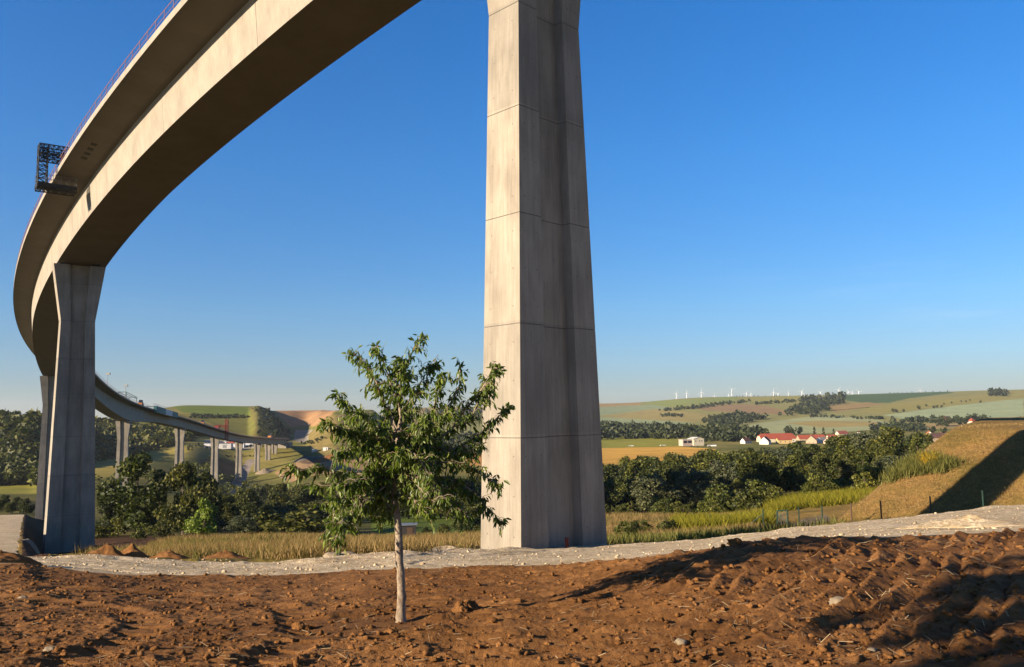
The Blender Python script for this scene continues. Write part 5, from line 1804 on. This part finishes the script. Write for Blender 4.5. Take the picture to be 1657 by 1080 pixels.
fs0, fs1 = s_at_u(248, HALF), s_at_u(283, HALF)
fb_ = bp((fs0 + fs1) / 2, HALF, 0)
form = empty('formwork_carriage', fb_, 0, 'teal and white formwork carriage riding on the far viaduct deck edge', 'formwork')
q1, q2 = fs0 + (fs1 - fs0) * 0.42, fs0 + (fs1 - fs0) * 0.75
deck_box(form, fs0, q1, HALF + 0.15, HALF + 1.6, -1.6, 1.7, 'teal', 'side_panel', fb_)
deck_box(form, q1 + 0.05, q2, HALF + 0.15, HALF + 1.5, -1.5, 1.5, 'container', 'side_panel', fb_)
deck_box(form, q2 + 0.05, fs1, HALF + 0.15, HALF + 1.6, -1.6, 1.4, 'teal', 'side_panel', fb_)
mb = MB()
for s in np.arange(fs0, fs1, 5.0):
    mb.bar(bp(s, HALF + 0.3, 1.4) - fb_, bp(s, HALF + 0.3, 3.0) - fb_, 0.15)
for a, b in zip(np.arange(fs0, fs1 - 5, 5.0), np.arange(fs0 + 5, fs1, 5.0)):
    mb.bar(bp(a, HALF + 0.3, 2.9) - fb_, bp(b, HALF + 0.3, 2.9) - fb_, 0.15)
bld(mb, 'guard_rail', 'galv', form)
mb = MB()
for s in (fs0 + 2, fs1 - 2):
    mb.bar(bp(s, HALF + 0.6, 1.3) - fb_, bp(s, 2.5, 1.6) - fb_, 0.35)
bld(mb, 'cross_beam', 'teal', form)

def deck_pole(u, hgt, label):
    s = s_at_u(u, HALF - 0.5)
    b = bp(s, HALF - 0.9, 0)
    r = empty('camera_pole', b, 0, label, 'pole')
    mb = MB(); mb.tube([(0, 0, -0.1), (0, 0, hgt)], [0.16, 0.09], 6); bld(mb, 'pole', 'galv', r)
    mb = MB(); mb.box((0.2, 0, hgt + 0.3), (1.5, 0.8, 0.8)); mb.tube([(0, 0, hgt), (0, 0, hgt + 0.2)], 0.2, 6); bld(mb, 'head', 'galv', r)
deck_pole(175, 5.0, 'thin pole with a small grey head on the far deck, nearer the shaded pier')
deck_pole(204, 5.6, 'thin pole with a small grey head beside the steel frame on the far deck')
fs_ = s_at_u(205, HALF - 0.6), s_at_u(222, HALF - 0.6)
b = bp(fs_[0], HALF - 1.0, 0)
fr_ = empty('steel_frame', b, 0, 'open steel frame standing on the far viaduct deck', 'steel frame')
mb = MB()
for s in fs_:
    for o_ in (HALF - 1.0, 2.0):
        mb.bar(bp(s, o_, -0.05) - b, bp(s, o_, 3.4) - b, 0.3)
bld(mb, 'upright', 'teal', fr_)
mb = MB()
for o_ in (HALF - 1.0, 2.0):
    for z in (3.3, 2.5):
        mb.bar(bp(fs_[0], o_, z) - b, bp(fs_[1], o_, z) - b, 0.25)
for s in fs_:
    mb.bar(bp(s, HALF - 1, 3.3) - b, bp(s, 2.0, 3.3) - b, 0.25)
bld(mb, 'top_beam', 'teal', fr_)

def machine(u, off, sc_, label, mat='machine_yellow'):
    s = s_at_u(u, off)
    p = bp(s, off, 0.02)
    a = -float(np.interp(s, S, ha))
    r = empty('site_machine', p, a, label, 'construction machine')
    mb = MB(); mb.box((0, 0, 0.95 * sc_), (1.9 * sc_, 3.6 * sc_, 1.0 * sc_), 0, 0.9); bld(mb, 'body', mat, r)
    mb = MB(); mb.box((0, 0.6 * sc_, 2.05 * sc_), (1.6 * sc_, 1.4 * sc_, 1.2 * sc_), 0, 0.85); bld(mb, 'cab', 'glass', r)
    for sx in (-0.85, 0.85):
        for sy in (-1.1, 1.1):
            mb = MB(); mb.tube([(sx * sc_ - 0.2, sy * sc_, 0.45 * sc_), (sx * sc_ + 0.2, sy * sc_, 0.45 * sc_)], 0.45 * sc_, 12); bld(mb, 'wheel', 'tyre', r)
machine(227, 4.5, 1.15, 'orange machine on the far deck just past the steel frame')
machine(328, 4.0, 1.2, 'small orange machine on the middle of the far deck')
machine(437, 3.0, 1.8, 'orange machine near the far end of the viaduct deck')
cs_ = s_at_u(364, HALF)
p = bp(cs_, HALF + 0.8, 0)
crane = empty('red_gantry', p, 0, 'red gantry with a tall lattice mast at the far deck edge', 'gantry')
a = -float(np.interp(cs_, S, ha))
t_ = Vector((math.sin(-a), math.cos(-a), 0))
o_ = Vector((math.cos(-a), -math.sin(-a), 0))
mb = MB(); truss(mb, Vector((0, 0, -6.5)) + o_ * 0.4, Vector((0, 0, 8.5)) + o_ * 0.4, 2.4, 2.0, 10, t_, 0.16); bld(mb, 'mast', 'red', crane)
mb = MB(); truss(mb, o_ * -7.5 + Vector((0, 0, 3.6)), o_ * 0.2 + Vector((0, 0, 3.6)), 2.0, 1.6, 5, t_, 0.14); bld(mb, 'cross_beam', 'red', crane)
mb = MB(); mb.box(o_ * -7.0 + Vector((0, 0, 2.0)), (3.6, 3.0, 3.8), a); bld(mb, 'drive_unit', 'red', crane)

# building site under the far spans
def site_box(u, v, w, h, dep, mat, name, label, cat, group=None, rz=0.0):
    p = hit(u, v, 500, 1300)
    r = empty(name, p, rz, label, cat, group)
    mb = MB(); mb.box((0, 0, h / 2 - 0.3), (w, dep, h + 0.6)); bld(mb, 'body', mat, r)
    mb = MB(); mb.box((0, 0, h + 0.06), (w + 0.2, dep + 0.2, 0.12)); bld(mb, 'roof', mat, r)
    mb = MB(); mb.box((w * 0.2, -dep / 2 - 0.03, h * 0.45), (w * 0.18, 0.06, h * 0.75)); bld(mb, 'door', 'galv', r)
site_box(358, 726, 22, 4.6, 6, 'slab', 'site_container', 'long pale container block under the middle of the far deck', 'container')
site_box(385, 724, 14, 3.6, 5, 'container', 'site_container', 'white container right of the long pale block under the far deck', 'container')
site_box(404, 722, 8, 3.0, 4, 'container', 'site_container', 'small white container near the last piers', 'container')
site_box(339, 722, 10, 2.2, 5, 'container', 'site_container', 'low white container left of the long pale block', 'container')
site_box(527, 729, 5, 2.8, 3, 'white', 'site_container', 'white site hut on the slope right of the cutting', 'container')
site_box(509, 731, 5, 2.2, 3, 'container', 'site_container', 'bluish site hut on the slope left of the white one', 'container')
heap('rubble_heap', 430, 758, 755, 32, M['stone'], 'grey rubble heap beside one of the far piers', 'rubble heap', 12)
heap('spoil_heap', 494, 738, 790, 36, M['joint'], 'dark spoil heap on the slope below the cutting', 'spoil heap', 13)
heap('spoil_heap', 545, 733, 765, 62, M['soil'], 'long brown spoil heap right of the dark one', 'spoil heap', 14)
p = hit(372, 719.5, 600, 1300)
lorry = empty('lorry', p + Vector((0, -2, 0.3)), -0.1, 'white-cabbed lorry with a red body on the far building site', 'lorry')
mb = MB(); mb.box((-4.2, 0, 2.0), (2.6, 2.5, 2.9), 0, 0.93); bld(mb, 'cab', 'white', lorry)
mb = MB(); mb.box((-4.2, -1.27, 2.6), (1.6, 0.04, 0.9)); bld(mb, 'window', 'glass', lorry)
mb = MB(); mb.box((1.8, 0, 1.9), (7.6, 2.5, 1.5)); bld(mb, 'body', 'red', lorry)
for x_ in (-4.2, 0.5, 4.5):
    for y_ in (-1.1, 1.1):
        mb = MB(); mb.tube([(x_, y_ - 0.2, 0.5), (x_, y_ + 0.2, 0.5)], 0.5, 10); bld(mb, 'wheel', 'tyre', lorry)

# ------------------------------------------------------------------ village
HM = {}
def hm(col, rough=0.85):
    if col not in HM:
        HM[col] = plain('house_paint_%d' % len(HM), col, rough, var=0.10, scale=0.6)
    return HM[col]
REDT, DARKT, BROWNT, GREYT = (0.34, 0.075, 0.040), (0.075, 0.045, 0.045), (0.14, 0.060, 0.045), (0.22, 0.21, 0.20)

def house(p, L, W, hw, hr, rz, wall, roof, label, cat='house', chimney=True, hip=0.0, nwin=3):
    r = empty('house', p, rz, label, cat)
    mb = MB()
    x, y = L / 2, W / 2
    g = hw + hr * (1 - hip)
    yt = y * hip
    vs = [(-x, -y, -1.5), (x, -y, -1.5), (x, y, -1.5), (-x, y, -1.5), (-x, -y, hw), (x, -y, hw), (x, y, hw), (-x, y, hw)]
    fs = [(0, 1, 5, 4), (1, 2, 6, 5), (2, 3, 7, 6), (3, 0, 4, 7)]
    if hip < 1:
        vs += [(-x, -yt, g), (-x, yt, g), (x, -yt, g), (x, yt, g)]
        fs += [(4, 8, 9, 7)[::-1], (5, 6, 11, 10)]
    mb.add(vs, fs)
    mb.build('wall', hm(wall), r)
    ov = 0.35
    mb = MB()
    k = hr / y
    rx = x + ov - (hip * y if hip else 0)
    ze = hw - ov * k
    ridge = hw + hr
    A = [(-x - ov, -y - ov, ze), (x + ov, -y - ov, ze), (x + ov, y + ov, ze), (-x - ov, y + ov, ze)]
    gy = (y + ov) * hip
    gz = ridge - k * gy if hip else ridge
    if hip:
        top = [(-rx, 0, ridge), (rx, 0, ridge), (-x - ov, -gy, gz), (-x - ov, gy, gz), (x + ov, -gy, gz), (x + ov, gy, gz)]
        base = A + top
        fs = [(0, 1, 8, 5, 4, 6), (2, 3, 7, 4, 5, 9), (6, 4, 7), (8, 9, 5)]
    else:
        base = A + [(-rx, 0, ridge), (rx, 0, ridge)]
        fs = [(0, 1, 5, 4), (2, 3, 4, 5)]
    up = [(a, b, c + 0.22) for a, b, c in base]
    nb_ = len(base)
    bot = [tuple(i + nb_ for i in f)[::-1] for f in fs]
    mb.add([(a, b, c + 0.22) for a, b, c in base] + [(a, b, c + 0.03) for a, b, c in base], fs + bot)
    edges = {}
    for f in fs:
        for i in range(len(f)):
            e = (f[i], f[(i + 1) % len(f)])
            edges[e] = 1
    for (i, j) in list(edges):
        if (j, i) not in edges:
            b_ = len(mb.v) - 2 * nb_
            mb.f.append((b_ + j, b_ + i, b_ + i + nb_, b_ + j + nb_))
            mb.m.append(0)
    ro = mb.build('roof', hm(roof), r)
    if chimney:
        mb = MB(); mb.box((x * 0.4, y * 0.15, ridge + 0.4), (0.8, 0.8, 1.6)); mb.build('chimney', hm((0.30, 0.12, 0.08)), ro)
    for sd in (-1, 1):
        for i in range(nwin):
            wx = -x + L * (i + 0.5) / nwin
            mb = MB(); mb.box((wx, sd * (y + 0.02), hw * 0.58), (1.3, 0.08, 1.5)); f_ = mb.build('window', M['white'], r)
            mb = MB(); mb.box((wx, sd * (y + 0.05), hw * 0.58), (1.05, 0.08, 1.25)); mb.build('pane', M['glass'], f_)
    for sd in (-1, 1):
        for i in (-1, 1):
            mb = MB(); mb.box((sd * (x + 0.02), i * y * 0.4, hw * 0.62), (0.08, 1.1, 1.4)); f_ = mb.build('window', M['white'], r)
            mb = MB(); mb.box((sd * (x + 0.05), i * y * 0.4, hw * 0.62), (0.08, 0.85, 1.15)); mb.build('pane', M['glass'], f_)
    return r

def hpos(u, v, d):
    """ground point for a house: the wanted foot height, but never floating"""
    p = gp(u, d)
    z = top_z(u, v, d)
    return Vector((p.x, p.y, z if z > p.z - 4 else p.z))

WHITE, CREAM, YEL, BEIGE, PINK = (0.80, 0.79, 0.75), (0.70, 0.62, 0.45), (0.68, 0.48, 0.20), (0.50, 0.37, 0.24), (0.66, 0.48, 0.38)
house(hpos(1254, 718, 930), 40, 15, 5.5, 5.6, 0.06, CREAM, REDT, 'long barn with a half-hipped bright red roof, the biggest in the village', 'barn', False, 0.45, 6)
house(hpos(1310, 717, 965), 31, 11, 5.0, 4.2, 0.03, BEIGE, REDT, 'long red-roofed house right of the big barn', 'house', True, 0, 5)
house(hpos(1236, 721, 880), 12, 9.5, 4.4, 4.6, 1.05, WHITE, DARKT, 'white gabled house with a dark roof in front of the big barn', 'house')
house(hpos(1205, 719.5, 900), 11, 6.5, 3.6, 3.2, 0.62, WHITE, BROWNT, 'leftmost village house, small and white with a brown roof', 'house')
house(hpos(1266, 719.5, 890), 15, 8, 4.8, 2.2, 0.05, YEL, REDT, 'yellow-walled house below the roof of the big barn', 'house')
house(hpos(1311, 720, 890), 12, 11, 4.5, 5.2, 1.15, BEIGE, BROWNT, 'brown stone house with its gable towards the viewer', 'house')
house(hpos(1328, 719, 900), 9, 8, 4.8, 2.6, 0.3, WHITE, GREYT, 'white house with a flat grey roof between two gabled ones', 'house')
house(hpos(1341, 722, 880), 13, 9, 5.2, 3.8, 0.72, PINK, DARKT, 'pinkish gabled house with a dark roof at the right of the village row', 'house')
house(hpos(1344, 715, 960), 11, 8, 4.5, 3.2, 0.05, CREAM, REDT, 'red-roofed house rising behind the pinkish gabled one', 'house')
house(hpos(1360, 708, 1060), 13, 9, 4.5, 3.6, 0.2, CREAM, (0.24, 0.07, 0.05), 'dull red roof half hidden in trees right of the pinkish house', 'house')
house(hpos(1388, 707, 1000), 7, 6, 3.6, 2.6, 0.9, WHITE, REDT, 'tiny white house showing above the wood right of the village', 'house')
house(hpos(1444, 712, 980), 9, 8, 4.0, 3.4, 0.3, CREAM, REDT, 'red roof showing through the tree tops above the wood', 'house')
house(hpos(1515, 716, 850), 20, 11, 4.6, 4.6, 0.0, BEIGE, (0.10, 0.05, 0.045), 'wide dark brown roof beside the embankment', 'house')
house(hpos(1501, 710, 900), 7, 6, 4.6, 3.0, 1.3, WHITE, (0.55, 0.20, 0.06), 'white gabled house with an orange roof beside the wide brown one', 'house')
house(hit(1533, 683, 1200) or gp(1533, 1500), 12, 9, 6.5, 4.0, 0.25, (0.40, 0.07, 0.06), DARKT, 'tall red-walled house on the upper slope', 'house')
house(hit(1573, 685, 1200) or gp(1573, 1500), 11, 11, 3.5, 5.5, 0.4, CREAM, REDT, 'house with a pointed red pyramid roof at the upper edge of the embankment', 'house', False, 0.98)
house(hit(1610, 683, 1200) or gp(1610, 1500), 14, 9, 3.2, 3.5, 0.1, CREAM, (0.24, 0.10, 0.08), 'left of two low-roofed houses above the embankment top', 'house')
house(hit(1632, 682, 1200) or gp(1632, 1500), 14, 9, 3.2, 3.5, 0.0, BEIGE, (0.24, 0.10, 0.08), 'right of two low-roofed houses above the embankment top', 'house')
# pale hall with a flat wing, and the vehicles parked by it
hp = hpos(1124, 719, 870)
hall = empty('village_hall', hp, 0.25, 'pale hall with a low gable and a flat wing of wide windows', 'hall')
mb = MB()
mb.add([(-6, -7, -1.5), (6, -7, -1.5), (6, 7, -1.5), (-6, 7, -1.5), (-6, -7, 5.4), (6, -7, 5.4), (6, 7, 5.4), (-6, 7, 5.4), (0, -7, 7.2), (0, 7, 7.2)],
       [(0, 1, 5, 8, 4), (1, 2, 6, 5), (2, 3, 7, 9, 6), (3, 0, 4, 7)])
mb.build('wall', hm(CREAM), hall)
mb = MB()
mb.add([(-6.4, -7.4, 5.30), (0, -7.4, 7.22), (0, 7.4, 7.22), (-6.4, 7.4, 5.30), (6.4, -7.4, 5.30), (6.4, 7.4, 5.30), (-6.4, -7.4, 5.55), (0, -7.4, 7.5), (0, 7.4, 7.5), (-6.4, 7.4, 5.55), (6.4, -7.4, 5.55), (6.4, 7.4, 5.55)],
       [(6, 7, 8, 9), (7, 10, 11, 8), (0, 3, 2, 1), (1, 2, 5, 4), (0, 1, 7, 6), (1, 4, 10, 7), (3, 9, 8, 2), (2, 8, 11, 5), (0, 6, 9, 3), (4, 5, 11, 10)])
mb.build('roof', hm((0.62, 0.60, 0.56)), hall)
mb = MB(); mb.box((-11.6, 0, 1.7), (11.0, 10, 6.4)); mb.build('wing', hm((0.52, 0.40, 0.33)), hall)
mb = MB(); mb.box((-11.6, 0, 5.03), (11.3, 10.4, 0.24)); mb.build('wing_roof', hm((0.5, 0.48, 0.45)), hall)
for x_ in (-14.3, -9.2):
    mb = MB(); mb.box((x_, -5.03, 2.7), (4.2, 0.1, 2.4)); mb.build('window', M['glass'], hall)
for x_ in (-3.4, 1.0, 3.6):
    mb = MB(); mb.box((x_, -7.03, 3.4), (1.2, 0.1, 1.1)); mb.build('window', M['glass'], hall)

def car(u, v, d, mat, label, L=4.4, H=1.5, cat='car', van=False):
    p = hpos(u, v, d)
    r = empty('parked_van' if van else 'parked_car', p, random.uniform(-0.3, 0.3), label, cat)
    mb = MB(); mb.box((0, 0, 0.35 + H * (0.45 if van else 0.27)), (L, 1.8, H * (0.9 if van else 0.5)), 0, 0.96); bld(mb, 'body', mat, r)
    mb = MB()
    if van:
        mb.box((-L * 0.32, 0, 0.3 + H * 0.62), (L * 0.30, 1.86, H * 0.30))
    else:
        mb.box((0.1, 0, 0.35 + H * 0.68), (L * 0.58, 1.6, H * 0.36), 0, 0.78)
    bld(mb, 'window', 'glass', r)
    for x_ in (-L * 0.32, L * 0.32):
        for y_ in (-0.82, 0.82):
            mb = MB(); mb.tube([(x_, y_ - 0.1, 0.33), (x_, y_ + 0.1, 0.33)], 0.33, 10); bld(mb, 'wheel', 'tyre', r)
car(1020, 725, 880, 'white', 'lone white van at the left on the track between green and yellow fields', 5.2, 2.3, 'van', True)
car(1071, 724.5, 880, 'white', 'white caravan on the track left of the pale hall', 6.4, 2.6, 'caravan', True)
car(1088, 723.5, 880, 'container', 'light grey car on the track left of the hall wing', 4.4, 1.6)
car(1102, 721.5, 870, 'white', 'small white van standing before the hall wing', 4.6, 2.4, 'van', True)
car(1118, 724, 850, 'dark_car', 'dark car in front of the pale hall, left of two', 4.4, 1.6)
car(1126, 724.5, 850, 'dark_car', 'dark car in front of the pale hall, right of two', 4.4, 1.6)
car(1138, 724.5, 850, 'galv', 'grey car between the dark cars and the white trailer', 4.5, 1.6)
car(1150, 726, 850, 'white', 'big white trailer with a red end right of the parked cars', 9.0, 3.6, 'trailer', True)

# ------------------------------------------------------------------ wind turbines beyond the ridge
def turbine(u, vhub, bl, rot, d, label):
    x, y, z = at(u, vhub, d)
    g = zt1(x, y)
    B = bl * d / FPX
    r = empty('wind_turbine', (x, y, g), 0, label, 'wind turbine', 'wind turbines on the horizon')
    h = z - g
    k = B / 40.0
    mb = MB(); mb.tube([(0, 0, -2), (0, 0, h)], [3.0 * k + 0.6, 1.7 * k + 0.4], 10); mb.build('tower', M['turbine'], r)
    mb = MB(); mb.box((0, 1.0 * k, h), (4.4 * k, 10 * k, 4.6 * k)); mb.tube([(0, -4.5 * k, h), (0, -8 * k, h)], [2.4 * k, 0.8 * k], 8); mb.build('nacelle', M['turbine'], r)
    for i in range(3):
        a = rot + i * 2.0944
        dx, dz = math.sin(a), math.cos(a)
        mb = MB()
        px_, pz_ = dz, -dx
        w0, w1 = 2.6 * k, 0.7 * k
        vs = []
        for yy in (-7.2 * k, -6.2 * k):
            vs += [(px_ * -w0 / 2, yy, h + pz_ * -w0 / 2), (px_ * w0 / 2, yy, h + pz_ * w0 / 2), (dx * B + px_ * w1 / 2, yy, h + dz * B + pz_ * w1 / 2), (dx * B - px_ * w1 / 2, yy, h + dz * B - pz_ * w1 / 2)]
        mb.add(vs, [(0, 1, 2, 3), (7, 6, 5, 4), (0, 4, 5, 1), (1, 5, 6, 2), (2, 6, 7, 3), (3, 7, 4, 0)])
        mb.build('blade', M['turbine'], r)
TB = [(1094.3, 637.2, 5.6, 0.5, 'leftmost wind turbine on the horizon'), (1111, 636.6, 6.2, 0.15, 'wind turbine second from the left on the horizon'),
      (1134.7, 635.5, 7.8, 0.0, 'third and largest of the left three wind turbines on the horizon'), (1156, 641, 5.0, 0.1, 'low wind turbine rising just above the ridge right of the left three'),
      (1179, 639.5, 5.0, 0.05, 'low wind turbine just left of the tallest one'), (1184, 631, 6.8, -0.75, 'tallest wind turbine on the horizon above a row of tiny trees'),
      (1207.8, 638.3, 5.6, 0.4, 'left of the low pair of wind turbines right of the tallest one'), (1215, 639.5, 4.6, -0.3, 'right of the low pair of wind turbines right of the tallest one'),
      (1251.6, 637, 7.2, 0.0, 'upright-bladed wind turbine in the middle of the ridge'), (1259, 639, 5.2, 0.9, 'half sunken wind turbine touching the middle upright one'),
      (1275.7, 638.3, 5.2, 0.1, 'low wind turbine between the middle pair and a larger one'), (1297.6, 635.6, 7.2, 0.55, 'large wind turbine left of the dark green far field'),
      (1327.5, 637, 6.6, 0.95, 'wind turbine with a sunken tower above the dark green far field'), (1356.8, 633, 7.2, 0.55, 'wind turbine with a raised blade above the dark green field'),
      (1372.7, 636.5, 7.0, -0.5, 'left of three crowded wind turbines above the dark green field'), (1379, 636.5, 5.6, 0.3, 'middle of three crowded wind turbines above the dark green field'),
      (1389.5, 636.3, 7.4, -0.7, 'right of three crowded wind turbines above the dark green field'), (1489, 633, 5.0, -0.1, 'lone wind turbine tip far right on the skyline')]
for k, (u, v, bl, rot, lab) in enumerate(TB):
    turbine(u, v - (2.0 if u > 1200 else 0.5), bl * 0.97, rot, 5300 + 90 * (k % 5), lab)

# ------------------------------------------------------------------ the air
def add_haze(density):
    mb = MB()
    mb.box((0, 5500, 130), (18000, 14500, 420))
    mt = bpy.data.materials.new('air')
    mt.use_nodes = True
    nt = mt.node_tree
    nt.nodes.remove(nt.nodes['Principled BSDF'])
    v = N(nt, 'ShaderNodeVolumePrincipled')
    v.inputs['Color'].default_value = (0.82, 0.90, 1.0, 1)
    v.inputs['Density'].default_value = density
    v.inputs['Anisotropy'].default_value = 0.2
    nt.links.new(v.outputs[0], nt.nodes['Material Output'].inputs['Volume'])
    o = mb.build('haze', mt)
    o['kind'] = 'stuff'
add_haze(0.00004)
